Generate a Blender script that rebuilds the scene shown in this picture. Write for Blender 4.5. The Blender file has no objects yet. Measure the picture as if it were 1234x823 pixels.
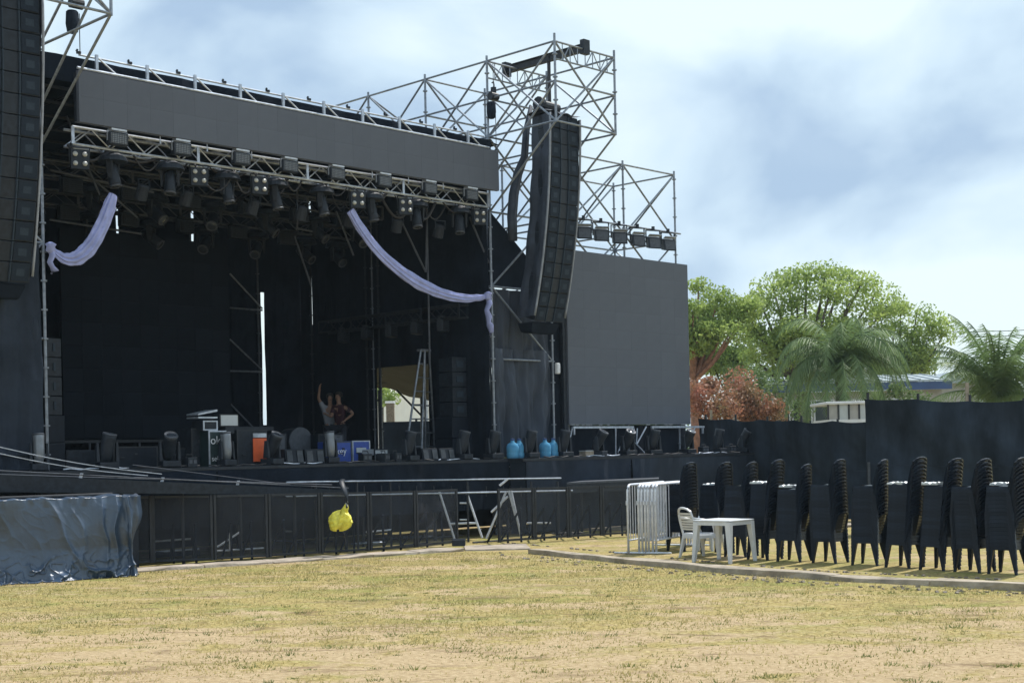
import bpy, math, random
import numpy as np
from mathutils import Vector, Matrix
random.seed(7); rng = np.random.default_rng(7)
R = math.radians
# ------------------------------------------------------------------ camera, world, sun, exposure
F, CX, CY, TH, EYE = 1700.0, 617.0, 543.0, 0.021, 1.9
SC = bpy.context.scene; COL = SC.collection
cam = bpy.data.cameras.new('camera'); camo = bpy.data.objects.new('camera', cam); COL.objects.link(camo)
cam.sensor_width = 36; cam.lens = F / 1234 * 36; cam.shift_y = (CY - 411.5) / 1234; cam.clip_start = .1; cam.clip_end = 6000
camo.matrix_world = Matrix.Translation((0, 0, EYE)) @ Matrix.Rotation(math.pi / 2, 4, 'X') @ Matrix.Rotation(-TH, 4, 'Z')
SC.camera = camo
SC.view_settings.view_transform = 'Standard'; SC.view_settings.look = 'None'
SC.view_settings.exposure = .5; SC.view_settings.gamma = 1
SUN = Vector((.37, .40, .84)).normalized()
w = bpy.data.worlds.new('World'); SC.world = w; w.use_nodes = True
nt = w.node_tree; nt.nodes.clear()
def N(nt, t, **k):
    n = nt.nodes.new(t)
    for a, b in k.items(): setattr(n, a, b)
    return n
def ramp(nt, fac, stops):
    r = N(nt, 'ShaderNodeValToRGB'); e = r.color_ramp.elements
    while len(e) < len(stops): e.new(.5)
    for i, (p, c) in enumerate(stops): e[i].position = p; e[i].color = (*c, 1) if len(c) == 3 else c
    nt.links.new(fac, r.inputs[0]); return r.outputs[0]
def noise(nt, vec, scale, detail=5, rough=.55, dist=0):
    n = N(nt, 'ShaderNodeTexNoise'); n.inputs['Scale'].default_value = scale; n.inputs['Detail'].default_value = detail
    n.inputs['Roughness'].default_value = rough; n.inputs['Distortion'].default_value = dist
    if vec is not None: nt.links.new(vec, n.inputs['Vector'])
    return n.outputs['Fac']
def mixc(nt, fac, a, b, mode='MIX'):
    m = N(nt, 'ShaderNodeMix', data_type='RGBA', blend_type=mode)
    for s, x in ((0, fac), (6, a), (7, b)):
        if hasattr(x, 'links'): nt.links.new(x, m.inputs[s])
        else: m.inputs[s].default_value = x if s == 0 else (*x, 1)
    return m.outputs[2]
def mapping(nt, vec, sc=(1, 1, 1), loc=(0, 0, 0)):
    m = N(nt, 'ShaderNodeMapping'); m.inputs['Scale'].default_value = sc; m.inputs['Location'].default_value = loc
    nt.links.new(vec, m.inputs[0]); return m.outputs[0]
sky = N(nt, 'ShaderNodeTexSky', sky_type='NISHITA'); sky.sun_disc = False
sky.sun_elevation = math.asin(SUN.z); sky.sun_rotation = math.atan2(SUN.x, SUN.y); sky.air_density = 1.2; sky.dust_density = 2
tc = N(nt, 'ShaderNodeTexCoord').outputs['Generated']
mp = mapping(nt, tc, (1, 1, 1.9), (.35, .2, .1))
n1 = noise(nt, mp, 3.1, 8, .46, .35); n2 = noise(nt, mapping(nt, tc, (1, 1, 1.8), (3.1, 1.2, .7)), 4.2, 6, .48, .3)
bright = ramp(nt, n2, [(.34, (3.3, 4.5, 6.0)), (.45, (5.1, 6.4, 7.5)), (.56, (6.6, 7.7, 7.9))])
mask = ramp(nt, n1, [(.30, (.55, .55, .55)), (.5, (.97, .97, .97))])
skyc = mixc(nt, mask, sky.outputs[0], bright)
bg = N(nt, 'ShaderNodeBackground'); bg.inputs[1].default_value = .095
nt.links.new(skyc, bg.inputs[0]); out = N(nt, 'ShaderNodeOutputWorld'); nt.links.new(bg.outputs[0], out.inputs[0])
sl = bpy.data.lights.new('sun', 'SUN'); sl.energy = 3.9; sl.angle = R(.7); sl.color = (1, .96, .90)
so = bpy.data.objects.new('sun', sl); COL.objects.link(so); so.location = (0, 0, 30)
so.rotation_euler = SUN.to_track_quat('Z', 'Y').to_euler()
# ------------------------------------------------------------------ measured frame of the place
UX, UY = .70, .714; O = (.45, 33.0); AL = math.atan2(UY, UX)
def ray(px, py):
    dx, dy = px - CX, CY - py; c, s = math.cos(TH), math.sin(TH)
    return ((dx * c + dy * s) / F, 1.0, (-dx * s + dy * c) / F)
def SP(px, py, d):      # stage plane d -> (s, z)
    rx, _, rz = ray(px, py)
    t = (d - UY * O[0] + UX * O[1]) / (-UY * rx + UX)
    return (UX * (t * rx - O[0]) + UY * (t - O[1]), EYE + t * rz)
def G(px, py, z=0):
    r = ray(px, py); t = (z - EYE) / r[2]; return Vector((r[0] * t, t, z))
def AT(px, py, Y):
    r = ray(px, py); return Vector((r[0] * Y, Y, EYE + r[2] * Y))
def W(s, d, z=0): return Vector((O[0] + s * UX - d * UY, O[1] + s * UY + d * UX, z))
# ------------------------------------------------------------------ materials
def mat(name, col, rough=.6, metal=0, vary=.12, vs=6, bump=0, bs=40, spec=.5, trans=0, col2=None, stretch=(1, 1, 1)):
    m = bpy.data.materials.new(name); m.use_nodes = True; t = m.node_tree; b = t.nodes['Principled BSDF']
    b.inputs['Roughness'].default_value = rough; b.inputs['Metallic'].default_value = metal
    b.inputs['Specular IOR Level'].default_value = spec
    co = mapping(t, N(t, 'ShaderNodeTexCoord').outputs['Object'], stretch)
    f = noise(t, co, vs, 6, .6)
    lo = tuple(c * (1 - vary) for c in col); hi = tuple(min(1, c * (1 + vary)) for c in (col2 or col))
    t.links.new(ramp(t, f, [(.35, lo), (.65, hi)]), b.inputs['Base Color'])
    if bump:
        bn = N(t, 'ShaderNodeBump'); bn.inputs['Strength'].default_value = bump; bn.inputs['Distance'].default_value = .02
        t.links.new(noise(t, co, bs, 5, .6), bn.inputs['Height']); t.links.new(bn.outputs[0], b.inputs['Normal'])
    return m
M = dict(
 galv=mat('galvanised steel', (.22, .25, .30), .42, .55, .25, 14),
 alu=mat('aluminium', (.42, .47, .56), .35, .5, .2, 12),
 black=mat('black metal', (.017, .023, .034), .5, 0, .3, 10, spec=.25),
 blackp=mat('black plastic', (.009, .014, .024), .5, 0, .2, 8, spec=.2),
 lens=mat('lens glass', (.05, .06, .08), .08, .3, .1, 8, spec=.8),
 lamp=mat('lamp reflector', (.42, .43, .42), .35, .1, .1, 30),
 cloth=mat('black cloth', (.0115, .0165, .027), .95, 0, .35, 1.3, .5, 6, spec=.08),
 bcloth=mat('dark blue shade cloth', (.026, .035, .053), .85, 0, .3, .9, .4, 5, spec=.12),
 gcloth=mat('grey curtain', (.055, .067, .092), .8, 0, .3, 1.5, .3, 9, spec=.15, stretch=(1, 1, .3)),
 fence=mat('fence cloth', (.021, .030, .045), .9, 0, .5, 1.6, .4, 10, spec=.1, stretch=(1, 1, .35)),
 led=mat('LED panel face', (.100, .114, .146), .6, 0, .06, 1.2, .15, 300, spec=.2),
 leddark=mat('dark LED panel face', (.0095, .0135, .021), .8, 0, .15, 1.2, spec=.08),
 strobe=mat('strobe cells', (.20, .22, .25), .4, .2, .15, 30),
 white=mat('white plastic', (.60, .62, .66), .38, 0, .07, 9),
 whitem=mat('white painted steel', (.62, .65, .72), .38, .1, .15, 14),
 chair=mat('black chair plastic', (.0085, .013, .022), .26, 0, .25, 12, spec=.16),
 swag=mat('pale lilac voile', (.30, .34, .62), .8, 0, .15, 5, .3, 30),
 tarp=mat('blue grey tarpaulin', (.036, .062, .108), .36, 0, .3, 1.5, .22, 30, spec=.8),
 yellow=mat('yellow plastic bag', (.75, .68, .08), .45, 0, .25, 8, .6, 25),
 orange=mat('orange panel', (.75, .13, .04), .5, 0, .12, 9),
 blue=mat('blue case', (.03, .07, .32), .5, 0, .15, 9),
 darkg=mat('dark green case', (.012, .03, .035), .5, 0, .2, 9),
 steel=mat('weathered barrier steel', (.020, .024, .032), .6, .1, .3, 9),
 concrete=mat('concrete', (.33, .28, .23), .9, 0, .3, 2.2, .8, 22),
 sandc=mat('sandy concrete', (.30, .255, .20), .95, 0, .35, 2.8, .8, 18),
 bark=mat('bark', (.085, .065, .05), .9, 0, .35, 5, .8, 20),
 barkr=mat('reddish bark', (.26, .13, .09), .9, 0, .3, 5, .6, 20),
 water=mat('blue water jug', (.08, .34, .58), .12, 0, .25, 9, spec=.8),
 maroon=mat('maroon shirt', (.05, .015, .025), .85, 0, .2, 9, .3, 20),
 wshirt=mat('white shirt', (.28, .30, .34), .85, 0, .1, 9, .3, 20),
 jeans=mat('dark trousers', (.02, .025, .04), .85, 0, .2, 9),
 skin=mat('skin', (.33, .19, .13), .55, 0, .08, 9),
 hair=mat('dark hair', (.02, .014, .012), .6, 0, .2, 30),
 wall=mat('pale rendered wall', (.34, .34, .34), .85, 0, .15, 1.5, .3, 15),
 broof=mat('grey metal roof', (.30, .36, .42), .45, .3, .12, 1),
 bfas=mat('blue fascia', (.03, .07, .2), .5, 0, .1, 2),
 glassd=mat('dark window glass', (.03, .04, .05), .1, 0, .1, 3, spec=.8),
 rope=mat('cable rubber', (.03, .03, .035), .6, 0, .2, 9),
 tent=mat('grey brown tent canopy', (.06, .062, .066), .95, 0, .2, .8, .4, 4, spec=.03),
 soil=mat('stones', (.20, .17, .14), .95, 0, .3, 20, .6, 30),
 screenl=mat('pale screen', (.42, .46, .5), .35, 0, .06, 5),
)
def leafmat(name, a, b, tr=.35):
    m = bpy.data.materials.new(name); m.use_nodes = True; t = m.node_tree; p = t.nodes['Principled BSDF']; o = t.nodes['Material Output']
    co = N(t, 'ShaderNodeTexCoord').outputs['Object']
    c = ramp(t, noise(t, co, 1.1, 4, .6), [(.3, a), (.7, b)]); p.inputs['Roughness'].default_value = .6
    t.links.new(c, p.inputs['Base Color'])
    tl = N(t, 'ShaderNodeBsdfTranslucent'); t.links.new(c, tl.inputs[0]); ms = N(t, 'ShaderNodeMixShader'); ms.inputs[0].default_value = tr
    t.links.new(p.outputs[0], ms.inputs[1]); t.links.new(tl.outputs[0], ms.inputs[2]); t.links.new(ms.outputs[0], o.inputs[0]); return m
M['leaf'] = leafmat('light green leaves', (.17, .26, .06), (.42, .52, .16), .5)
M['leafd'] = leafmat('mid green leaves', (.08, .14, .05), (.18, .25, .09), .4)
M['leafr'] = leafmat('reddish leaves', (.15, .13, .05), (.46, .19, .14), .4)
M['palm'] = leafmat('palm leaflets', (.085, .145, .06), (.20, .29, .11), .4)
M['tuft'] = leafmat('green grass tufts', (.12, .15, .04), (.26, .28, .09), .3)
M['tentw'] = leafmat('white marquee sheet', (.72, .74, .76), (.8, .82, .84), .6)
M['grassb'] = leafmat('grass blades', (.25, .235, .075), (.60, .49, .24), .35)
def meshcloth(name, col, a):
    m = bpy.data.materials.new(name); m.use_nodes = True; t = m.node_tree; p = t.nodes['Principled BSDF']; o = t.nodes['Material Output']
    p.inputs['Base Color'].default_value = (*col, 1); p.inputs['Roughness'].default_value = .9
    co = N(t, 'ShaderNodeTexCoord').outputs['Object']
    f = ramp(t, noise(t, co, 2.5, 3), [(.3, (a - .06,) * 3), (.7, (a + .06,) * 3)])
    tb = N(t, 'ShaderNodeBsdfTransparent'); ms = N(t, 'ShaderNodeMixShader')
    t.links.new(f, ms.inputs[0]); t.links.new(tb.outputs[0], ms.inputs[1]); t.links.new(p.outputs[0], ms.inputs[2]); t.links.new(ms.outputs[0], o.inputs[0]); return m
M['mesh'] = meshcloth('fine barrier mesh', (.055, .062, .078), .36)
M['bottle'] = meshcloth('clear bluish plastic', (.10, .36, .60), .6)
M['clear'] = meshcloth('clear plastic film', (.5, .62, .75), .5)
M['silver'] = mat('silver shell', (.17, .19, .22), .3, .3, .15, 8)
M['dim'] = mat('unlit dark aluminium', (.022, .027, .036), .7, 0, .2, 12, spec=.2)  # aluminium darkened in its colour to imitate the dim stage interior
# lawn
def ground_mat():
    m = bpy.data.materials.new('dry lawn'); m.use_nodes = True; t = m.node_tree; b = t.nodes['Principled BSDF']
    co = N(t, 'ShaderNodeTexCoord').outputs['Object']; b.inputs['Roughness'].default_value = .95; b.inputs['Specular IOR Level'].default_value = .1
    fine = noise(t, co, 16, 9, .72); mid = noise(t, co, 1.15, 9, .68, .6); big = noise(t, mapping(t, co, (.32, 1, 1)), .9, 8, .66, .9)
    straw = ramp(t, fine, [(.3, (.13, .095, .035)), (.5, (.36, .285, .115)), (.72, (.60, .51, .27))])
    green = ramp(t, fine, [(.3, (.095, .11, .03)), (.52, (.25, .25, .075)), (.75, (.41, .39, .15))])
    sand = ramp(t, fine, [(.28, (.26, .18, .10)), (.5, (.44, .33, .20)), (.75, (.60, .48, .33))])
    brn = ramp(t, fine, [(.3, (.13, .095, .05)), (.6, (.30, .22, .11))])
    straw = mixc(t, ramp(t, noise(t, co, 3.7, 7, .7, .8), [(.52, (0, 0, 0)), (.66, (.8, .8, .8))]), straw, brn)
    c = mixc(t, ramp(t, mid, [(.46, (0, 0, 0)), (.6, (1, 1, 1))]), straw, green)
    # bare sand shows more towards the near edge of the lawn
    sx = N(t, 'ShaderNodeSeparateXYZ'); t.links.new(co, sx.inputs[0])
    mr = N(t, 'ShaderNodeMapRange'); t.links.new(sx.outputs[1], mr.inputs[0])
    mr.inputs[1].default_value = 11.5; mr.inputs[2].default_value = 18; mr.inputs[3].default_value = .20; mr.inputs[4].default_value = -.02
    ad = N(t, 'ShaderNodeMath', operation='ADD'); t.links.new(mid, ad.inputs[0]); t.links.new(big, ad.inputs[1])
    a2 = N(t, 'ShaderNodeMath', operation='ADD'); t.links.new(ad.outputs[0], a2.inputs[0]); t.links.new(mr.outputs[0], a2.inputs[1])
    c = mixc(t, ramp(t, a2.outputs[0], [(1.09 / 2, (0, 0, 0)), (1.24 / 2, (1, 1, 1))]) if False else ramp(t, (lambda h: (t.links.new(a2.outputs[0], h.inputs[0]), h.inputs[1].__setattr__('default_value', .5), h.outputs[0])[2])(N(t, 'ShaderNodeMath', operation='MULTIPLY')), [(.50, (0, 0, 0)), (.565, (.95, .95, .95))]), c, sand)
    soil = ramp(t, noise(t, mapping(t, co, (.45, 1, 1), (7, 3, 0)), 1.9, 8, .68, 1.0), [(.55, (0, 0, 0)), (.66, (.7, .7, .7))])
    c = mixc(t, soil, c, (.17, .115, .07))
    t.links.new(c, b.inputs['Base Color'])
    bn = N(t, 'ShaderNodeBump'); bn.inputs['Strength'].default_value = .9; bn.inputs['Distance'].default_value = .05
    t.links.new(noise(t, co, 9, 9, .75), bn.inputs['Height']); t.links.new(bn.outputs[0], b.inputs['Normal']); return m
M['lawn'] = ground_mat()
def vary_panel(m, a):
    t = m.node_tree; b = t.nodes['Principled BSDF']; src = b.inputs['Base Color'].links[0].from_socket
    oi = N(t, 'ShaderNodeObjectInfo'); mr = N(t, 'ShaderNodeMapRange'); mr.inputs[3].default_value = 1 - a; mr.inputs[4].default_value = 1 + a
    t.links.new(oi.outputs['Random'], mr.inputs[0]); t.links.new(mixc(t, 1.0, src, mr.outputs[0], 'MULTIPLY'), b.inputs['Base Color'])
vary_panel(M['led'], .03); vary_panel(M['leddark'], .12); vary_panel(M['chair'], .3)
# ------------------------------------------------------------------ mesh builder
def basis(d):
    d = Vector(d).normalized(); a = Vector((0, 0, 1)) if abs(d.z) < .9 else Vector((1, 0, 0))
    x = a.cross(d).normalized(); return x, d.cross(x), d
class MB:
    def __init__(s): s.v = []; s.f = []
    def add(s, v, f):
        n = len(s.v); s.v += [tuple(p) for p in v]; s.f += [tuple(i + n for i in q) for q in f]; return s
    def box(s, c, sz, rz=0, rx=0, ry=0):
        m = Matrix.Rotation(rz, 3, 'Z') @ Matrix.Rotation(ry, 3, 'Y') @ Matrix.Rotation(rx, 3, 'X'); c = Vector(c)
        v = [c + m @ Vector((x * sz[0] / 2, y * sz[1] / 2, z * sz[2] / 2)) for z in (-1, 1) for y in (-1, 1) for x in (-1, 1)]
        return s.add(v, [(0, 2, 3, 1), (4, 5, 7, 6), (0, 1, 5, 4), (2, 6, 7, 3), (0, 4, 6, 2), (1, 3, 7, 5)])
    def b2(s, a, b): return s.box([(a[i] + b[i]) / 2 for i in range(3)], [abs(b[i] - a[i]) for i in range(3)])
    def hexa(s, v): return s.add(v, [(0, 3, 2, 1), (4, 5, 6, 7), (0, 1, 5, 4), (1, 2, 6, 5), (2, 3, 7, 6), (3, 0, 4, 7)])
    def tube(s, p, q, r, n=8, r2=None):
        p, q = Vector(p), Vector(q); x, y, d = basis(q - p); r2 = r if r2 is None else r2; v = []
        for (c, rr) in ((p, r), (q, r2)):
            v += [c + x * rr * math.cos(2 * math.pi * i / n) + y * rr * math.sin(2 * math.pi * i / n) for i in range(n)]
        return s.add(v, [(i, (i + 1) % n, n + (i + 1) % n, n + i) for i in range(n)] + [tuple(range(n - 1, -1, -1)), tuple(range(n, 2 * n))])
    def path(s, pts, r, n=6, flat=1):
        pts = [Vector(p) for p in pts]; k = len(pts); rs = r if isinstance(r, (list, tuple)) else [r] * k; v = []
        for i, p in enumerate(pts):
            x, y, d = basis(pts[min(i + 1, k - 1)] - pts[max(i - 1, 0)])
            v += [p + x * rs[i] * math.cos(2 * math.pi * j / n) + y * rs[i] * flat * math.sin(2 * math.pi * j / n) for j in range(n)]
        f = [(i * n + j, i * n + (j + 1) % n, (i + 1) * n + (j + 1) % n, (i + 1) * n + j) for i in range(k - 1) for j in range(n)]
        return s.add(v, f + [tuple(range(n - 1, -1, -1)), tuple(range((k - 1) * n, k * n))])
    def lathe(s, prof, c=(0, 0, 0), n=14, ax=(0, 0, 1)):
        x, y, d = basis(ax); c = Vector(c); v = []
        for r, z in prof: v += [c + d * z + x * r * math.cos(2 * math.pi * j / n) + y * r * math.sin(2 * math.pi * j / n) for j in range(n)]
        k = len(prof); f = [(i * n + j, i * n + (j + 1) % n, (i + 1) * n + (j + 1) % n, (i + 1) * n + j) for i in range(k - 1) for j in range(n)]
        return s.add(v, f + [tuple(range(n - 1, -1, -1)), tuple(range((k - 1) * n, k * n))])
    def grid(s, fn, nu, nv):
        v = [fn(i / nu, j / nv) for j in range(nv + 1) for i in range(nu + 1)]
        return s.add(v, [(j * (nu + 1) + i, j * (nu + 1) + i + 1, (j + 1) * (nu + 1) + i + 1, (j + 1) * (nu + 1) + i) for j in range(nv) for i in range(nu)])
    def prism(s, poly, y0, y1):   # poly in (x,z), extruded along y
        n = len(poly); v = [(x, y0, z) for x, z in poly] + [(x, y1, z) for x, z in poly]
        return s.add(v, [(i, (i + 1) % n, n + (i + 1) % n, n + i) for i in range(n)] + [tuple(range(n - 1, -1, -1)), tuple(range(n, 2 * n))])
def mkobj(name, mb, m, parent=None, smooth=False, base=None, bevel=0):
    me = bpy.data.meshes.new(name); v = mb.v
    if base is not None: v = [(p[0] - base[0], p[1] - base[1], p[2] - base[2]) for p in v]
    me.from_pydata(v, [], mb.f); me.materials.append(M[m] if isinstance(m, str) else m); me.update()
    if smooth: me.polygons.foreach_set('use_smooth', [True] * len(me.polygons))
    o = bpy.data.objects.new(name, me); COL.objects.link(o)
    if parent is not None: o.parent = parent
    if bevel: b = o.modifiers.new('bevel', 'BEVEL'); b.width = bevel; b.segments = 2; b.limit_method = 'ANGLE'
    return o
def tag(o, label, cat, group=None):
    o['label'] = label; o['category'] = cat
    if group: o['group'] = group
    return o
class T:    # a thing: an Empty at its base; parts are given in stage coordinates, world coordinates or its own
    def __init__(s, name, label, cat, base=(0, 0, 0), frame='stage', group=None):
        s.e = bpy.data.objects.new(name, None); COL.objects.link(s.e); s.base = base; s.e.empty_display_size = .2
        if frame == 'stage': s.e.location = W(*base); s.e.rotation_euler.z = AL
        elif frame == 'world': s.e.location = base
        else: s.base = (0, 0, 0)
        tag(s.e, label, cat, group)
    def part(s, name, mb, m, parent=None, smooth=False, bevel=0): return mkobj(name, mb, m, parent or s.e, smooth, s.base, bevel)
    def tube(s, name, p, q, r=.024, m='galv', n=8, ros=False, parent=None):
        mb = MB().tube(p, q, r, n)
        if ros:
            z = math.ceil(min(p[2], q[2]) / .5) * .5
            while z < max(p[2], q[2]): mb.tube((p[0], p[1], z - .012), (p[0], p[1], z + .012), r * 2.1, 8); z += .5
        return s.part(name, mb, m, parent)
def kids(o, cache={}):
    if o.name not in cache: cache[o.name] = [c for c in bpy.data.objects if c.parent == o]
    return cache[o.name]
def copy_tree(o, parent=None):
    c = o.copy(); COL.objects.link(c); c.parent = parent
    for k in kids(o): copy_tree(k, c)
    return c
class Rep:  # repeats of a prototype thing
    def __init__(s, th, group): s.th = th; s.e = th.e; s.used = False; s.group = group; th.e['group'] = group
    def put(s, loc, rz, label):
        o = copy_tree(s.e) if s.used else s.e; s.used = True
        o.location = loc; o.rotation_euler = (0, 0, rz); o['label'] = label; return o
    def stage(s, sdz, label, rz=0): return s.put(W(*sdz), AL + rz, label)
ORD = 'first second third fourth fifth sixth seventh eighth ninth tenth eleventh twelfth thirteenth fourteenth fifteenth sixteenth seventeenth eighteenth nineteenth twentieth'.split()
def ordl(i, n): return 'leftmost' if i == 0 else 'rightmost' if i == n - 1 else ORD[i] + ' from left'
def fold(x, seed=0):
    return math.sin(x * 7.3 + seed) * .5 + math.sin(x * 17.1 + seed * 2.3) * .3 + math.sin(x * 3.1 + seed * 1.7) * .4
def smoothn(u, v, seed):
    return (math.sin(u * 3.7 + v * 2.1 + seed) + math.sin(u * 8.3 - v * 5.2 + seed * 1.9) * .5 + math.sin(u * 15.7 + v * 11.3 + seed * .7) * .28)
def drape(p0, p1, z0, z1, amp=.06, nu=40, nv=24, seed=0, out=None, freq=1.0, bot=None):
    p0, p1 = Vector(p0[:2]), Vector(p1[:2]); t = (p1 - p0); L = t.length; n = Vector((-t.y, t.x)).normalized()
    def fn(u, v):
        z = z0 + (z1 - z0) * v
        a = amp * (fold(u * L * freq, seed) * (.5 + .5 * (1 - v)) + .35 * smoothn(u * L, z, seed))
        q = p0 + t * u + n * a
        if bot and v == 0: z += bot * math.sin(u * 9 + seed) * .5
        return (q.x, q.y, z)
    return MB().grid(fn, nu, nv)
# ------------------------------------------------------------------ SETTING: lawn
def slab():
    mb = MB().add([(-900, -300, 0), (900, -300, 0), (900, 2500, 0), (-900, 2500, 0)], [(0, 1, 2, 3)]); o = mkobj('ground', mb, 'lawn'); o['kind'] = 'structure'
slab()
def grass():
    n = 120000; Y = 10.5 + (26.5 - 10.5) * rng.random(n) ** .95; X = (rng.random(n) - .5) * 2 * (Y * .375 + .6)
    # patches: blades keep to clumps
    def nz(x, y, f, s): return np.sin(x * f + s + 1.3 * np.sin(y * f * .7 + s)) * np.sin(y * f * 1.1 - s + 1.1 * np.sin(x * f * .8))
    den = .5 + .3 * nz(X, Y, 1.1, .3) + .3 * nz(X, Y, 2.9, 1.7) + .25 * nz(X, Y, 7.1, 2.9) + .2 * nz(X, Y, 17, .9) + (Y - 15.5) * .05
    k = rng.random(n) < np.clip(den, .02, 1); X = X[k]; Y = Y[k]; den = den[k]
    # keep off concrete and tarp: only the near side of fence and kerb
    lim = np.interp(X, [-9, -6.2, -.9, 1.2, 3.2, 7, 12], [21.5, 23.6, 26.8, 25.6, 22.6, 17.9, 13])
    k = Y < lim - .1; X = X[k]; Y = Y[k]; den = den[k]; n = len(X)
    h = (.008 + .02 * rng.random(n) ** 2) * (1 + .7 * np.clip(den, 0, 1.4)); a = rng.random(n) * 6.283; wd = .004 + .006 * rng.random(n)
    lean = (rng.random((n, 2)) - .5) * h[:, None] * 1.6
    v = np.zeros((n, 3, 3)); v[:, 0, 0] = X - np.cos(a) * wd; v[:, 0, 1] = Y - np.sin(a) * wd; v[:, 1, 0] = X + np.cos(a) * wd; v[:, 1, 1] = Y + np.sin(a) * wd
    v[:, 2, 0] = X + lean[:, 0]; v[:, 2, 1] = Y + lean[:, 1]; v[:, 2, 2] = h
    tri_mesh('grass', v.reshape(-1, 3), 3, M['grassb'])['kind'] = 'stuff'
def tri_mesh(name, v, k, m, parent=None):
    me = bpy.data.meshes.new(name); n = len(v) // k
    me.vertices.add(len(v)); me.vertices.foreach_set('co', np.asarray(v, dtype=np.float32).ravel())
    me.loops.add(len(v)); me.loops.foreach_set('vertex_index', np.arange(len(v), dtype=np.int32))
    me.polygons.add(n); me.polygons.foreach_set('loop_start', np.arange(0, len(v), k, dtype=np.int32))
    me.materials.append(m); me.update(calc_edges=True); o = bpy.data.objects.new(name, me); COL.objects.link(o)
    if parent is not None: o.parent = parent
    return o
grass()
def tufts():
    vs = []
    for _ in range(300):
        y = 11 + 14 * random.random(); x = (random.random() - .5) * 2 * (y * .36)
        if y > np.interp(x, [-9, -6.2, -.9, 1.2, 3.2, 7, 12], [21.5, 23.6, 26.8, 25.6, 22.6, 17.9, 13]) - .2: continue
        s = .4 + random.random()
        for _ in range(22):
            a = random.random() * 6.28; r = random.random() * .09 * s; bx, by = x + r * 1.7 * math.cos(a), y + r * math.sin(a); b = random.random() * 6.28
            hh = (.015 + .025 * random.random()) * s; wv = .006
            vs += [(bx - wv * math.cos(b), by - wv * math.sin(b), 0), (bx + wv * math.cos(b), by + wv * math.sin(b), 0), (bx + math.cos(a) * hh * .7, by + math.sin(a) * hh * .7, hh)]
    o = tri_mesh('grass_tufts', np.array(vs), 3, M['tuft']); o['kind'] = 'stuff'
tufts()
# concrete edging: slabs under the mesh barriers, then the broken kerb running right
def strip(name, label, pts, wid, h, m, n_each, cat):
    P = [G(*p) for p in pts]; th = T(name, label, cat, tuple(P[0]), 'world'); k = 0
    for a, b in zip(P[:-1], P[1:]):
        L = (b - a).length; t = (b - a).normalized(); nn = Vector((-t.y, t.x, 0)); nn = nn if nn.y > 0 else -nn
        cnt = max(1, round(L / n_each))
        for i in range(cnt):
            p = a + t * (L * i / cnt + .008); q = a + t * (L * (i + 1) / cnt - .008)
            hh = h * (1 + random.uniform(-.12, .12)); j = [random.uniform(-.02, .02) for _ in range(4)]
            mid = [p.lerp(q, u) for u in (0, .25, .5, .75, 1)]; mb = MB(); v = []
            for zz, off in ((-.05, 0), (hh, .015)):
                v += [m_ + nn * (off + random.uniform(-.045, .045) * (zz > 0)) + Vector((0, 0, zz + random.uniform(-.022, .012) * (zz > 0))) for m_ in mid]
                v += [m_ + nn * (wid - off + random.uniform(-.02, .02)) + Vector((0, 0, zz + random.uniform(-.012, .012) * (zz > 0))) for m_ in reversed(mid)]
            f = [(x, (x + 1) % 10, 10 + (x + 1) % 10, 10 + x) for x in range(10)] + [tuple(range(10, 20))]
            mb.add(v, f); th.part('slab', mb, m, bevel=.012)
strip('concrete_edging', 'low grey concrete edging along the foot of the black mesh barriers', [(0, 705), (160, 690), (330, 679), (560, 664)], .55, .05, 'concrete', 1.1, 'edging')
strip('flat_paving', 'weathered grey paving slabs between barrier gap and start of kerb', [(560, 664), (640, 662)], 1.3, .035, 'concrete', 1.0, 'paving')
strip('kerb', 'crumbling raised concrete kerb with sandy top in front of the chair stacks', [(636, 667), (740, 678), (860, 690), (1000, 700), (1120, 706), (1300, 716)], .28, .085, 'sandc', 2.3, 'kerb')
st = MB()
for _ in range(300):
    px = random.uniform(600, 1234); y0 = np.interp(px, [600, 740, 860, 1000, 1234], [667, 680, 692, 703, 714]); g = G(px, y0 + random.uniform(-1, 5) if random.random() < .6 else y0 - 14)
    r = random.uniform(.006, .028); st.box((g.x, g.y, r * .3), (r * 2.2, r * 1.6, r), random.random() * 3, random.random())
mkobj('gravel', st, 'soil')['kind'] = 'stuff'
# ------------------------------------------------------------------ STAGE platform
DK = 1.72
th = T('stage_platform', 'long black-skirted stage platform behind the mesh barriers', 'stage', (-6, 0, 0))
for s0, s1, d1 in ((-15.5, -1.25, 7.3), (-1.25, 8.6, 2.4)):
    k = s0
    while k < s1 - .1:
        e = min(k + 2, s1)
        th.part('deck_panel', MB().b2((k + .004, -.45 if s0 < -2 else -.9, DK - .09), (e - .004, d1, DK)), 'black'); k = e
for a_, b_, d_ in ((-15.5, -1.26, -.455), (-1.25, 8.6, -.905)): th.part('edge_rail', MB().b2((a_, d_ - .035, DK - .06), (b_, d_, DK - .015)), 'steel')
for s0, s1 in ((-15.5, -9), (-9, -4.5), (-4.5, -1.25), (-1.2, 2.5), (2.5, 8.6)):
    th.part('skirt', drape((s0, -.52 if s0 < -2 else -.97), (s1 - .03, -.52 if s0 < -2 else -.97), .62 if s0 < -1.22 else .06, DK - .07, .035, 60, 8, s0), 'bcloth' if s0 > -4 else 'cloth')
th.part('skirt', drape((-1.23, -.50), (-1.23, -.98), .04, DK - .07, .01, 6, 6, 2), 'bcloth')
k = -15.4
while k < 8.7:
    th.tube('leg', (k, -.35, 0), (k, -.35, DK - .1), .03, 'steel'); th.tube('leg', (k, 1.2, 0), (k, 1.2, DK - .1), .03, 'steel'); k += 2
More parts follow.
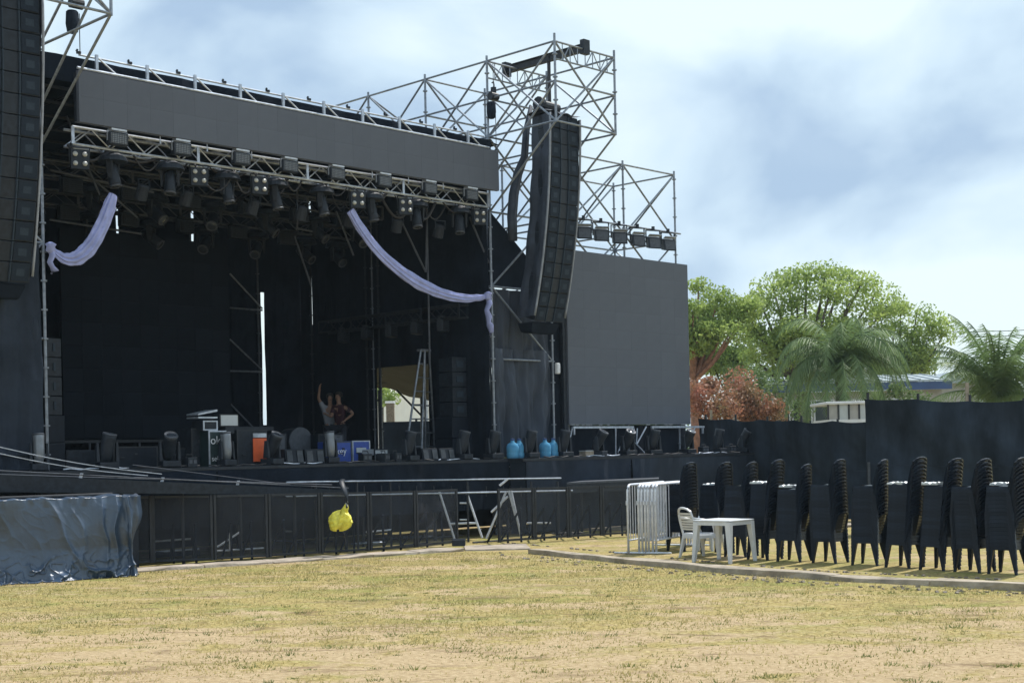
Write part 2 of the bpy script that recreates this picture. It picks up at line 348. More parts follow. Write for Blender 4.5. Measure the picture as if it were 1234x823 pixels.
# dark cloth behind the platform legs
tag(mkobj('understage_cloth', drape((W(-15, 3.2).x, W(-15, 3.2).y), (W(8.5, 2.3).x, W(8.5, 2.3).y), .02, DK - .1, .04, 90, 5, 2), 'cloth'), 'black cloth closing off the space under the stage behind its legs', 'curtain')
# ------------------------------------------------------------------ roof, header
TOP = 8.95
th = T('stage_roof', 'black tarpaulin stage roof over truss frame above the lighting', 'roof', (-6.65, 0, 7))
th.part('roof_sheet', MB().grid(lambda u, v: (-12.6 + 11.7 * u, -.05 + 7.6 * v, TOP - .04 + .03 * math.sin(u * 60) - .12 * v), 70, 6), 'cloth')
th.part('front_band', drape((-12.4, -.10), (-1.25, -.10), 8.5, TOP, .03, 80, 4, 1), 'cloth')
th.part('end_band', drape((-12.5, -.05), (-12.5, 7.5), 7.4, TOP - .02, .05, 30, 4, 1), 'cloth')
for i in range(8):
    d = .2 + i * 1.0
    th.tube('rafter', (-12.3, d, 8.45), (-1.25, d, 8.45), .03, 'steel')
for i in range(12): th.tube('purlin', (-12.2 + i, .1, 8.5), (-12.2 + i, 7.4, 8.4), .022, 'steel')
hd = -.45
sL, _ = SP(95, 120, hd); sR, _ = SP(601, 208, hd); Z0, Z1 = 7.74, 8.64
th = T('header_screen', 'long narrow grey LED screen across the top of the stage', 'screen', (sL, hd, Z0))
n = 22; ww = (sR - sL) / n
pm = None
for i in range(n):
    for j in range(2):
        a = (sL + i * ww + .0025, hd, Z0 + j * .45 + .0025); mb = MB().b2(a, (a[0] + ww - .005, hd + .09, a[2] + .445))
        if pm is None: pm = th.part('panel', MB().b2((0, 0, 0), (ww - .0015, .09, .4485)), 'led'); pm.data.transform(Matrix.Translation(th.base)); o = pm
        else: o = pm.copy(); COL.objects.link(o)
        o.location = (a[0] - sL, random.uniform(-.0006, .0006), a[2] - Z0)
th.part('back_frame', MB().b2((sL, hd + .1, Z0 + .02), (sR - .02, hd + .18, Z0 + .88)), 'black')
th.part('top_rail', MB().tube((sL, hd + .04, Z1 + .045), (sR - .25, hd + .04, Z1 + .045), .026), 'alu')
th.part('upper_rail', MB().tube((sL + .1, hd + .16, TOP), (sR - .3, hd + .16, TOP), .02), 'alu')
k = sL + .35
while k < sR - .3:
    th.part('frame_post', MB().b2((k, hd + .02, Z1 + .03), (k + .05, hd + .06, TOP + .02)), 'alu')
    th.tube('frame_brace', (k + .05, hd + .05, TOP - .02), (k + .40, hd + .05, Z1 + .06), .016, 'alu', 6)
    th.part('clamp', MB().box((k - .25, hd + .16, TOP + .035), (.07, .05, .04)).box((k - .28, hd + .16, TOP + .07), (.03, .03, .04), 0, 0, .5), 'black')
    th.tube('hanger', (k + .3, hd + .1, 7.6), (k + .3, hd + .1, Z0 + .1), .012, 'alu', 6)
    k += 1.0
for k in range(60): pass
# ------------------------------------------------------------------ trusses
def box_truss(name, label, s0, s1, d, z, sz=.30, m='alu', step=.36, group='lighting trusses'):
    th = T(name, label, 'truss', ((s0 + s1) / 2, d, z), group=group)
    for dd in (0, sz):
        for zz in (0, sz): th.tube('chord', (s0, d + dd, z + zz), (s1, d + dd, z + zz), .026, m, 8)
    n = int((s1 - s0) / step); st_ = (s1 - s0) / n; back = MB(); top = MB()
    for i in range(n):
        a, b = s0 + i * st_, s0 + (i + 1) * st_; zz = (0, sz) if i % 2 == 0 else (sz, 0)
        th.tube('brace', (a, d, z + zz[0]), (b, d, z + zz[1]), .013, m, 6)
        back.tube((a, d + sz, z + zz[0]), (b, d + sz, z + zz[1]), .012, 5)
        top.tube((a, d + (0 if i % 2 else sz), z), (b, d + (sz if i % 2 else 0), z), .012, 5).tube((a, d + (0 if i % 2 else sz), z + sz), (b, d + (sz if i % 2 else 0), z + sz), .012, 5)
    th.part('back_lacing', back, m)['kind'] = 'stuff'; th.part('flat_lacing', top, m)['kind'] = 'stuff'
    k = s0
    while k <= s1 + .01:
        th.part('end_frame', MB().b2((k - .028, d - .028, z), (k + .028, d - .008, z + sz)), m); k += (s1 - s0) / 4
    return th
tz = 7.40
t0, _ = SP(87, 165, -.2); t1, _ = SP(588, 243, -.2)
box_truss('lighting_truss', 'bright aluminium lighting truss along the front just under the header screen', t0, t1, -.2, tz, .30)
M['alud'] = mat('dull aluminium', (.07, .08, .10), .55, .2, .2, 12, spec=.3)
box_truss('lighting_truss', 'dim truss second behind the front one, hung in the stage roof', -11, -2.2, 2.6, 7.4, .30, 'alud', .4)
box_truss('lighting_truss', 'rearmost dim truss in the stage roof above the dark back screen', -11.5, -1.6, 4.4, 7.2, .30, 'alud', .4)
s_a, z_a = SP(440, 392, 5.2); s_b, z_b = SP(580, 384, 1)
lo_ = box_truss('lighting_truss', 'low dark truss running back along the right side curtain inside the stage', -4.2, .9, 2.9, 4.95, .28, 'dim', .36)
lo_.e.location = W(-1.9, 2.9, 4.95); lo_.e.rotation_euler.z = AL - math.pi / 2
# fixtures ---------------------------------------------------------
def make_strobe(fm='strobe', cm='alu'):
    th = T('strobe_light', '', 'stage light', frame='own')
    th.part('housing', MB().box((0, .0, -.13), (.44, .16, .27)), 'black', bevel=.012)
    f = th.part('light_face', MB().box((0, -.085, -.13), (.36, .01, .20)), fm); g = MB()
    for i in range(9): g.box((-.16 + i * .04, -.093, -.13), (.006, .008, .20))
    for j in range(5): g.box((0, -.094, -.21 + j * .04), (.36, .008, .006))
    th.part('grille', g, 'black', f)
    th.part('bracket', MB().box((-.23, 0, -.08), (.012, .04, .2)).box((.23, 0, -.08), (.012, .04, .2)).box((0, 0, .025), (.47, .045, .012)), cm)
    th.part('top_cap', MB().box((0, -.02, .06), (.36, .16, .04), 0, .1), cm)
    return th
st = Rep(make_strobe(), 'rectangular strobe panels on the front truss')
st.e.scale = (.84,) * 3
ps = [(141, 165), (218, 178), (290, 191), (348, 200), (405, 209), (462, 219), (517, 227), (567, 235)]
for i, (x, y) in enumerate(ps):
    s, z = SP(x, y, -.36); st.stage((s, -.36, tz + .27), 'rectangular strobe panel clamped on the front truss, %s of eight' % ordl(i, 8))
def make_blinder():
    th = T('blinder_light', '', 'stage light', frame='own')
    th.part('housing', MB().box((0, .04, -.25), (.36, .12, .40)), 'black', bevel=.01)
    for x in (-.095, .095):
        for z in (-.15, -.34):
            th.part('lamp', MB().lathe([(.0, -.005), (.028, -.012), (.045, -.004), (.05, .02)], (x, -.03, z), 14, (0, -1, 0)), 'lamp', smooth=True)
    th.part('yoke', MB().box((-.2, .04, -.15), (.015, .04, .3)).box((.2, .04, -.15), (.015, .04, .3)).box((0, .04, 0), (.42, .04, .015)), 'black')
    return th
bl = Rep(make_blinder(), 'four-lamp blinders under the front truss')
bl.e.scale = (.86,) * 3
ps = [96, 240, 313, 431, 489, 578]
for i, x in enumerate(ps):
    s, z = SP(x, np.interp(x, [96, 578], [190, 262]), -.2); bl.stage((s, -.2, 7.36), 'square four-lamp blinder under the front truss, %s of six' % ordl(i, 6), rz=-.35 + random.uniform(-.1, .1))
def make_head(hang, tilt=.0, matt='black', tl=.0):
    th = T('moving_head_light', '', 'stage light', frame='own')
    q = -1 if hang else 1
    if hang:
        th.part('base', MB().lathe([(.10, 0), (.16, -.02), (.27, -.10), (.30, -.19), (.27, -.20)], (0, 0, 0), 18), 'black', smooth=False)
    else: th.part('base', MB().box((0, 0, .07), (.34, .32, .11)).box((0, 0, .015), (.38, .2, .03)), 'black', bevel=.012)
    z0 = .20 * q if hang else .13
    for x in (-.17, .17): th.part('yoke_arm', MB().hexa([(x - .03, -.07, z0), (x + .03, -.07, z0), (x + .03, .07, z0), (x - .03, .07, z0), (x - .02, -.04, z0 + .34 * q), (x + .02, -.04, z0 + .34 * q), (x + .02, .04, z0 + .34 * q), (x - .02, .04, z0 + .34 * q)]), 'dim' if hang else 'black', bevel=.008)
    c = Vector((0, 0, z0 + .24 * q)); d = Vector((math.sin(tl) * .6, -math.sin(tilt), math.cos(tilt) * (q if hang else 1)))
    h = th.part('head', MB().lathe([(.04, -.26), (.085, -.23), (.115, -.13), (.122, .0), (.118, .12), (.122, .18), (.122, .25), (.10, .25)], c, 18, d), matt, smooth=True)
    th.part('lens_ring', MB().lathe([(.122, .235), (.13, .25), (.122, .27), (.105, .27), (.10, .26)], c, 18, d), 'alud', h)
    th.part('lens', MB().lathe([(.10, .255), (.07, .266), (.03, .27)], c, 16, d), 'lens', h, True)
    return th
ps = [135, 203, 276, 334, 390, 447, 504, 556]
mh = Rep(make_head(True, .2), 'moving heads hanging from the front truss'); mh.e.scale = (.88,) * 3
for i, x in enumerate(ps):
    s, z = SP(x, np.interp(x, [135, 556], [200, 262]), -.05); mh.stage((s, -.05 + random.uniform(-.05, .1), 7.38), 'black moving head hanging below the front truss, %s of eight' % ordl(i, 8), random.uniform(-1.1, 1.1))
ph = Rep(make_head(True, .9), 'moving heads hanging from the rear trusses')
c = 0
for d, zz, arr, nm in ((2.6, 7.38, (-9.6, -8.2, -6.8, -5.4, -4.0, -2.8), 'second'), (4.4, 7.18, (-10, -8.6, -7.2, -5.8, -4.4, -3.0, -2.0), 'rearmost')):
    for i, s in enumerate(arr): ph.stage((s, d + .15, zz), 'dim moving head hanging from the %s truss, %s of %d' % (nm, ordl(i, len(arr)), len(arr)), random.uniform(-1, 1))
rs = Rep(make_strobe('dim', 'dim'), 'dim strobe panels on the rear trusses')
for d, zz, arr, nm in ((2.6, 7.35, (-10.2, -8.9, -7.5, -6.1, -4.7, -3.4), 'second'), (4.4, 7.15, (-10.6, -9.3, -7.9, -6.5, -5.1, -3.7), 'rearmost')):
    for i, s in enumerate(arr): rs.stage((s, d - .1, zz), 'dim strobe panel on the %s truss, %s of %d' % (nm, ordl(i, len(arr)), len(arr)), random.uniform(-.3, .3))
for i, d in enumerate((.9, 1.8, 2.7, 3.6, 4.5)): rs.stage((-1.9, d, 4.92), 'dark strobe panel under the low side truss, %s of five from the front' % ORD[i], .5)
pc = MB()
def make_par():
    th = T('par_light', '', 'stage light', frame='own')
    th.part('can', MB().lathe([(.09, 0), (.11, -.03), (.12, -.28), (.10, -.28)], (0, 0, -.08), 12, (0, -.45, 1)), 'dim')
    th.part('bracket', MB().box((-.13, 0, -.08), (.012, .04, .18)).box((.13, 0, -.08), (.012, .04, .18)).box((0, 0, .015), (.27, .04, .012)), 'black'); return th
pr = Rep(make_par(), 'short par cans under the front truss')
ps = [172, 225, 306, 363, 420, 478, 529]
for i, x in enumerate(ps):
    s, z = SP(x, np.interp(x, [135, 556], [200, 262]), .15); pr.stage((s, .12, 7.0), 'short grey par can slung below the front truss, %s of seven' % ordl(i, 7), random.uniform(-.3, .3))
M['spkg'] = mat('grey speaker mesh', (.05, .06, .075), .6, 0, .25, 12, .3, 120, spec=.2)
th = T('truss_cables', 'black cables looping under the front lighting truss between the lights', 'cable', (-6.5, -.1, 7.3))
for k in range(24):
    a_ = t0 + (t1 - t0) * k / 24; b_ = a_ + random.uniform(.4, 1.1); dp = random.uniform(.12, .5); dd = random.uniform(-.2, .2)
    th.part('cable', MB().path([(a_ + (b_ - a_) * q / 8, dd, 7.42 - dp * math.sin(math.pi * q / 8)) for q in range(9)], random.choice((.012, .018, .03)), 5), 'rope', smooth=True)
# loose scaffold tubes hanging in the roof
th = T('roof_bracing', 'thin scaffold braces and drop tubes inside the upper stage opening', 'bracing', (-4, .5, 5))
for a, b, d in (((405, 255), (426, 308), 2), ((478, 255), (513, 328), .8), ((515, 240), (513, 328), .8), ((566, 262), (589, 317), .1), ((80, 140), (120, 235), 1.2), ((60, 205), (185, 232), 1.5), ((100, 205), (165, 262), 1.8), ((60, 265), (170, 282), 3), ((355, 285), (375, 345), 3), ((358, 230), (358, 275), 2), ((356, 275), (376, 279), 2.3)):
    p = SP(*a, d); q = SP(*b, d); th.tube('tube', (p[0], d, p[1]), (q[0], d, q[1]), .022, 'alud')
# ------------------------------------------------------------------ PA towers
def pa_tower(mir, label, ext):
    OV = 2.42 if mir else 2.1
    mx = (lambda s: -13.3 - s) if mir else (lambda s: s)
    th = T('scaffold_tower', label, 'scaffold tower', (mx(-1.2), 0, 0), group='loudspeaker scaffold towers')
    sa, sd = mx(-1.2), mx(.8); TT = 10.78; ML, LO = 9.92, 9.05
    for s, d in ((sa, 0), (sd, 0), (sa, 2.1), (sd, 2.1)): th.tube('standard', (s, d, 0), (s, d, TT + .12), .027, ros=True)
    for s in (sa, sd):
        th.tube('standard', (s, -OV, LO - .03), (s, -OV, TT + .17), .027, ros=True)
        for z in (TT, ML, LO): th.tube('ledger', (s, -OV, z), (s, 0, z)); th.tube('ledger', (s, 0, z), (s, 2.1, z))
        th.tube('brace', (s, -OV, LO), (s, 0, 7.35)); th.tube('brace', (s, -OV, TT), (s, 0, LO)); th.tube('brace', (s, -OV, LO), (s, 0, TT))
        th.tube('brace', (s, -OV, ML), (s, 0, 8.0)); th.tube('brace', (s, 0, TT), (s, 2.1, LO)); th.tube('brace', (s, 2.1, TT), (s, 0, LO)); th.tube('brace', (s, 0, LO), (s, 2.1, 7.35))
    for d in (-OV, 0, 2.1):
        for z in (TT, ML, LO): th.tube('ledger', (sa, d, z), (sd, d, z))
        th.tube('brace', (sa, d, TT), (sd, d, LO)); th.tube('brace', (sd, d, TT), (sa, d, LO))
    for d in (0, 2.1):
        for z in (7.35, 5.65, 4.0): th.tube('ledger', (sa, d, z), (sd, d, z))
        th.tube('brace', (sa, d, LO), (sd, d, 7.35)); th.tube('brace', (sd, d, 7.35), (sa, d, 5.65)); th.tube('brace', (sa, d, 5.65), (sd, d, 4.0))
    for s in (sa, sd):
        for z in (7.35, 5.65, 4.0): th.tube('ledger', (s, 0, z), (s, 2.1, z))
    for d in (-OV, 0):    # lattice girder under the top ledger
        th.tube('girder_chord', (sa, d, TT - .38), (sd, d, TT - .38), .02); lo, hi = min(sa, sd), max(sa, sd); k = 0
        while k < 8:
            a = lo + (hi - lo) * k / 8; b = lo + (hi - lo) * (k + 1) / 8
            th.tube('girder_web', (a, d, TT - .38), (a, d, TT), .012, n=6)
            if k in (1, 4, 6): th.tube('girder_web', (a, d, TT - .38), (b, d, TT), .012, n=6)
            if k in (2, 5): th.tube('girder_web', (a, d, TT), (b, d, TT - .38), .012, n=6)
            k += 1
    if ext:
        for d in (4.2, 6.3):
            th.tube('standard', (sa, d, 0), (sa, d, TT + .1), .027, ros=True)
            th.tube('standard', (sd, d, 0), (sd, d, ML), .027, ros=True)
            for z in (TT, ML, LO): th.tube('ledger', (sa, d - 2.1, z), (sa, d, z))
            for z in (ML, LO): th.tube('ledger', (sd, d - 2.1, z), (sd, d, z))
            th.tube('ledger', (sa, d, ML), (sd, d, ML)); th.tube('brace', (sa, d, TT), (sd, d, ML))
            th.tube('brace', (sa, d - 2.1, TT), (sa, d, LO)); th.tube('brace', (sa, d, TT), (sa, d - 2.1, LO))
        th.tube('brace', (sa, 6.3, TT), (sa, 8.3, 8.6))
    sm = mx(-.2)
    bm = MB().b2((sm - .06, -2.1, TT - .04), (sm + .06, .35, TT - .025)).b2((sm - .06, -2.1, TT + .12), (sm + .06, .35, TT + .135)).b2((sm - .012, -2.1, TT - .025), (sm + .012, .35, TT + .12))
    th.part('hoist_beam', bm, 'steel')
    for d in (-2.1, .35): th.part('beam_clamp', MB().box((sm, d, TT + .05), (.20, .12, .32)), 'black')
    th.tube('drop_post', (sm, -1.0, 9.75), (sm, -1.0, TT + .12), .04, 'steel')
    return th
rt = pa_tower(False, 'tall scaffold tower with overhanging cube top carrying right loudspeaker array', True)
lt = pa_tower(True, 'scaffold tower at far left, its overhanging top partly beyond the frame', False)
# line arrays -------------------------------------------------------
def line_array(s, d, label, rz):
    th = T('line_array_speaker', label, 'loudspeaker', (s, d, 4.7), group='hanging line arrays')
    H = .335; n = 14; z = 9.45; y = 0.0; ang = .0; Wd, D = 1.0, .58
    for i in range(n):
        a = .0 if i < 3 else (i - 2) * .026
        pts = []
        for (x, yy, zz) in ((-1, 0, 0), (1, 0, 0), (.78, 1, .03), (-.78, 1, .03), (-1, 0, 1), (1, 0, 1), (.78, 1, .97), (-.78, 1, .97)):
            X, Yl, Zl = x * Wd / 2, yy * D, (zz - 1) * (H - .012)
            pts.append(Vector((X, Yl * math.cos(a) - Zl * math.sin(a), Zl * math.cos(a) + Yl * math.sin(a))))
        def tr(p): return Vector((s, d, 0)) + Matrix.Rotation(rz, 3, 'Z') @ Vector((p.x, p.y + y - .35, p.z + z))
        c = th.part('cabinet', MB().hexa([tr(p) for p in pts]), 'black', bevel=.01)
        def face(x0, x1, z0, z1, pr):
            v = []
            for pp in (-pr, .004):
                for (x, zz) in ((x0, z0), (x1, z0), (x1, z1), (x0, z1)):
                    Zl = zz * (H - .012) - (H - .012)
                    v.append(tr(Vector((x, pp - Zl * math.sin(a), Zl * math.cos(a)))))
            return MB().hexa(v)
        th.part('grille', face(-.47, -.17, .06, .94, .018), 'spk', c); th.part('grille', face(.17, .47, .06, .94, .018), 'spk', c)
        for x in (-.14, .14): th.part('horn_rib', face(x - .012, x + .012, 0, 1, .03), 'spkrib', c)
        for x in (-.32, .32): th.part('driver_frame', face(x - .07, x + .07, .32, .68, .021), 'spkrib', c)
        y += math.sin(a) * H * 1.0 * 1; z -= math.cos(a) * H
    yb = y; zb = z
    rr = Matrix.Rotation(rz, 3, 'Z')
    def q(x, yy, zz): v = rr @ Vector((x, yy, 0)); return (s + v.x, d + v.y, zz)
    th.part('fly_frame', MB().tube(q(-.42, -.2, 9.52), q(-.42, .3, 9.52), .03).tube(q(.42, -.2, 9.52), q(.42, .3, 9.52), .03).tube(q(-.5, .1, 9.53), q(.5, .1, 9.53), .035), 'steel')
    th.part('motor', MB().tube(q(-.35, 0, 9.68), q(.2, 0, 9.68), .12, 12).tube(q(-.47, 0, 9.70), q(-.36, 0, 9.70), .16, 12), 'black')
    # rain covers rolled back along both sides
    for sd in (-1, 1):
        def fn(u, v, sd=sd):
            zz = 9.42 - (9.42 - zb - .12) * v; yy = -.38 + (yb) * v ** 2.0 + .62 * u
            w_ = sd * (.525 + .02 * math.sin(v * 25 + u * 5) - .12 * u + .03 * math.sin(u * 9))
            return q(w_, yy, zz)
        th.part('rain_cover', MB().grid(fn, 10, 40), 'cover', smooth=True)
        th.part('cover_hem', MB().path([Vector(q(sd * .535, -.40 + yb * (v / 20) ** 2, 9.42 - (9.42 - zb - .12) * v / 20)) for v in range(21)], .035, 6, .5), 'hem', smooth=True)
    def cap(u, v): return q(-.54 + 1.08 * u, -.42 + .75 * v, 9.46 + .09 * math.sin(math.pi * v) * (1 - .5 * abs(u - .5)) + .03 * math.sin(u * 14))
    th.part('top_cover', MB().grid(cap, 14, 8), 'cover', smooth=True)
    th.part('bottom_sack', MB().hexa([q(-.40, -.2 + yb, zb - .26), q(.40, -.2 + yb, zb - .26), q(.34, .2 + yb, zb - .22), q(-.34, .2 + yb, zb - .22), q(-.5, -.3 + yb, zb), q(.5, -.3 + yb, zb), q(.42, .25 + yb, zb), q(-.42, .25 + yb, zb)]), 'cloth', bevel=.04)
M['spk'] = mat('speaker grille', (.014, .022, .036), .7, 0, .15, 30, spec=.15); M['spkrib'] = mat('speaker rib', (.028, .042, .062), .6, 0, .15, 30, spec=.15)
M['cover'] = mat('dark rain cover', (.042, .053, .076), .65, 0, .25, 3, .4, 14, spec=.2); M['hem'] = mat('grey cover hem', (.26, .29, .34), .5, 0, .2, 6)
line_array(-.2, -1.05, 'tall curved black line array hanging from the right scaffold tower', 0.05)
line_array(-13.3, -1.05, 'tall black line array hanging at the far left edge of the picture', -.02)
# cable bundle left of right array
pts = [(640, 128), (634, 160), (632, 190), (624, 210), (619, 235), (617, 262), (618, 290)]
th = T('cable_bundle', 'thick black cable bundle hanging in a loop left of the right line array', 'cable', (-.9, -.3, 5.9))
P = [(SP(x, y, -.3)[0], -.3, SP(x, y, -.3)[1]) for x, y in pts]
for k in (-1, 0, 1): th.part('cable', MB().path([(p[0] + .07 * k, p[1] + .04 * k, p[2]) for p in P], [.03, .07, .08, .10, .11, .11, .10], 8, .7), 'cover', smooth=True)
# chain hoists
def hoist(px, py, d, zt, zb, label):
    s, z = SP(px, py, d); th = T('chain_hoist', label, 'hoist', (s, d, z), group='chain hoists')
    th.part('motor', MB().tube((s - .11, d, z + .16), (s + .11, d, z + .16), .09, 12).box((s, d, z + .3), (.08, .1, .14)), 'black')
    th.part('chain_bag', MB().lathe([(.05, -.36), (.09, -.33), (.11, -.2), (.10, 0), (.08, .02)], (s - .08, d, z), 12), 'cloth', smooth=True)
    th.part('hook', MB().path([(s, d, z + .3), (s + .02, d, z + .42), (s, d, z + .5), (s - .04, d, z + .46)], .018, 6), 'steel')
    th.tube('chain', (s, d, z + .45), (s, d, zt), .008, 'steel', 6); th.tube('chain', (s + .05, d, z), (s + .05, d, zb), .008, 'steel', 6)
hoist(92, 16, -1.05, 10.0, 8.7, 'black chain hoist with chain bag hanging above left end of header screen')
hoist(595, 125, -.15, 10.7, 8.6, 'black chain hoist with chain bag hanging beside the scaffold post above header right end')
# ------------------------------------------------------------------ curtains and walls of the stage
def curtain(label, p0, p1, z0, z1, amp=.06, m='cloth', seed=0, nu=30, nv=16, freq=1, name='curtain', group=None):
    a, b = W(*p0), W(*p1); base = (a + b) / 2; base.z = z0
    mb = drape((a.x, a.y), (b.x, b.y), z0, z1, amp, nu, nv, seed, freq=freq)
    mb.v = [(x - base.x, y - base.y, z - base.z) for x, y, z in mb.v]
    o = mkobj(name, mb, m); o.location = base; return tag(o, label, 'curtain', group)
def wallgaps(label0, line, gaps, z0, z1, m='cloth'):
    # line: fn(t)-> (s,d); gaps: list of (t0,t1,[(za,zb) open ranges])
    t = line[0]; k = 0
    segs = []
    for (a, b, opens) in gaps:
        segs.append((t, a, z0, z1)); zz = z0
        for (za, zb) in opens: segs.append((a - .2, b + .2, zz, za, 1)); zz = zb
        segs.append((a - .2, b + .2, zz, z1, 1)); t = b
    segs.append((t, line[1], z0, z1))
    g = T('stage_wall', label0, 'curtain wall', (*line[2](line[0]), z0))
    for (a, b, za, zb, *cv) in segs:
        if zb - za < .02 or b - a < .005: continue
        pa, pb = line[2](a), line[2](b)
        if cv: off = (0, .09) if abs(pa[1] - pb[1]) < 1e-6 else (.09, 0); pa = (pa[0] + off[0], pa[1] + off[1]); pb = (pb[0] + off[0], pb[1] + off[1])
        g.part('curtain_panel', drape(pa, pb, za, zb, .04 if b - a > .5 else .0, max(2, int((b - a) * 8)), 12, k), m); k += 1
BD = 7.0
def zat(px, py, d): return SP(px, py, d)[1]
g1, g2 = SP(229, 280, BD)[0], SP(317, 430, BD)[0]
wallgaps('black back curtain of the stage with narrow bright gaps', (-14.5, -1.2, lambda t: (t, BD)),
   [(SP(140, 260, BD)[0], SP(142, 260, BD)[0], [(zat(140, 288, BD), zat(140, 250, BD))]), (g1, g1 + .09, [(zat(229, 300, BD), zat(229, 276, BD)), (zat(229, 270, BD), zat(229, 253, BD))]),
    (SP(315.6, 430, BD)[0], SP(318.6, 430, BD)[0], [(zat(317, 512, BD), zat(317, 352, BD))])], 1.72, 8.8)
def dside(px, sW):      # depth d at which the pixel column meets the wall s = sW
    rx = ray(px, 420)[0]
    # X = O0+sUX-dUY ; Y = O1+sUY+dUX ; X = rx*Y
    return (O[0] + sW * UX - rx * (O[1] + sW * UY)) / (UY + rx * UX)
def zside(px, py, sW):
    d = dside(px, sW); Y = W(sW, d).y; return EYE + ray(px, py)[2] * Y
SW = -1.3
ds = lambda px: dside(px, SW)
wallgaps('black right side curtain of the stage with a doorway and thin gaps', (-.0, BD, lambda t: (SW, t)),
   [(ds(516), ds(445), [(1.72, zside(480, 441, SW))]), (ds(444), ds(442), [(zside(443, 405, SW), zside(443, 375, SW)), (zside(443, 275, SW), zside(443, 262, SW))]),
    (ds(377.5), ds(375), [(zside(376, 391, SW), zside(376, 335, SW)), (zside(376, 282, SW), zside(376, 240, SW))])], 1.72, 8.8)
curtain('black curtain wall along the left side of the stage', (-12.3, .1), (-12.3, BD), 1.72, 8.6)
# back screen
sl_, sr_ = SP(75, 420, 5)[0], SP(277, 420, 5)[0]
th = T('back_screen', 'large dark LED wall standing at the back left of the stage', 'screen', (sl_, 5, 2.3))
nn = 9; ww = (sr_ - sl_) / nn; pp = None
for i in range(nn):
    for j in range(9):
        if pp is None: pp = th.part('panel', MB().b2((sl_, 5, 2.35), (sl_ + ww - .002, 5.1, 2.35 + .498)), 'leddark'); o = pp
        else: o = pp.copy(); COL.objects.link(o)
        o.location = (i * ww, random.uniform(-.0005, .0005), j * .5)
th.part('base_frame', MB().b2((sl_ - .3, 5.0, 1.75), (sr_, 5.08, 1.82)).b2((sl_ - .3, 5.0, 2.26), (sr_, 5.06, 2.32)), 'steel')
for i in range(8): th.tube('base_post', (sl_ + i * (sr_ - sl_) / 7, 5.03, 1.8), (sl_ + i * (sr_ - sl_) / 7, 5.03, 2.3), .025, 'alud')
# scaffold by back slit
th = T('back_scaffold', 'pale scaffold post with cross tubes beside the bright gap in back curtain', 'scaffold', (g2, 6.6, 1.72))
s3 = SP(317, 430, 6.6)[0]
th.tube('standard', (s3 - .05, 6.7, 1.72), (s3 - .05, 6.7, 8.4), .024, 'alud', ros=True)
th.tube('standard', (s3 - 2.0, 6.7, 1.72), (s3 - 2.0, 6.7, 8.4), .027, 'alud', ros=True)
for a, b in (((277, 371), (316, 374)), ((277, 447), (316, 448)), ((277, 409), (316, 446)), ((277, 330), (316, 372)), ((277, 486), (305, 515))):
    p, q = SP(*a, 6.6), SP(*b, 6.6); th.tube('cross_tube', (p[0], 6.6, p[1]), (q[0], 6.6, q[1]), .022, 'galv')
th = T('inner_scaffold', 'row of thin dark scaffold posts along the right side curtain', 'scaffold', (SW - .15, 2, 1.72))
for px in (376, 442, 457): d = dside(px, SW - .15); th.tube('standard', (SW - .15, d, 1.72), (SW - .15, d, 8.2), .024, 'dim', ros=True)
s5 = SP(515, 300, .8)[0]; th.tube('standard', (s5, .8, 3.8), (s5, .8, 8), .022, 'alud')
# second curtain colour near slit
curtain('dark purple black drape hanging between back screen and bright gap', (SP(279, 430, 6.9)[0], 6.9), (SP(314, 430, 6.9)[0], 6.9), 1.9, 6.2, .08, 'cloth', 5)
# right wing: slanting black cloth and grey drapes between posts
th = T('wing_cloth', 'slanting black cloth above grey drapes right of the stage opening', 'curtain', (-.2, .1, 2))
zA = SP(593, 252, .12)[1]; sB = SP(640, 310, .12)
th.part('black_gusset', MB().add([(-1.2, .12, 5.66), (.75, .12, 5.66), (.75, .12, sB[1] - .5), (-1.15, .12, zA)], [(0, 1, 2, 3)]), 'cloth')
th.part('upper_drape', drape((-1.2, .14), (.78, .14), 4.0, 5.62, .09, 70, 12, 3, freq=2.0), 'gcloth', smooth=True)
th.part('lower_drape', drape((-1.2, .06), (.80, .06), 1.75, 4.25, .15, 90, 26, 9, freq=1.7), 'gcloth', smooth=True)
bx = SP(671, 444, -.06); th = T('junction_box', 'small white box fixed on the scaffold post left of the side screen', 'box', (bx[0], -.06, bx[1]))
th.part('housing', MB().box((bx[0], -.08, bx[1]), (.12, .08, .26)), 'white', bevel=.02); th.part('lid', MB().box((bx[0], -.126, bx[1]), (.09, .01, .2)), 'whitem')
# grey drapes left
curtain('dark blue grey sheet covering the base of far left scaffold tower', (-15.5, -.12), (-12.25, -.12), 1.75, 4.85, .10, 'bcloth', 4, 60, 30, 1.1)
curtain('narrow blue grey side sheet beside the far left scaffold post', (-13.2, -.3), (-12.3, -.18), 2.0, 5.6, .06, 'bcloth', 8, 30, 20, 1.5)
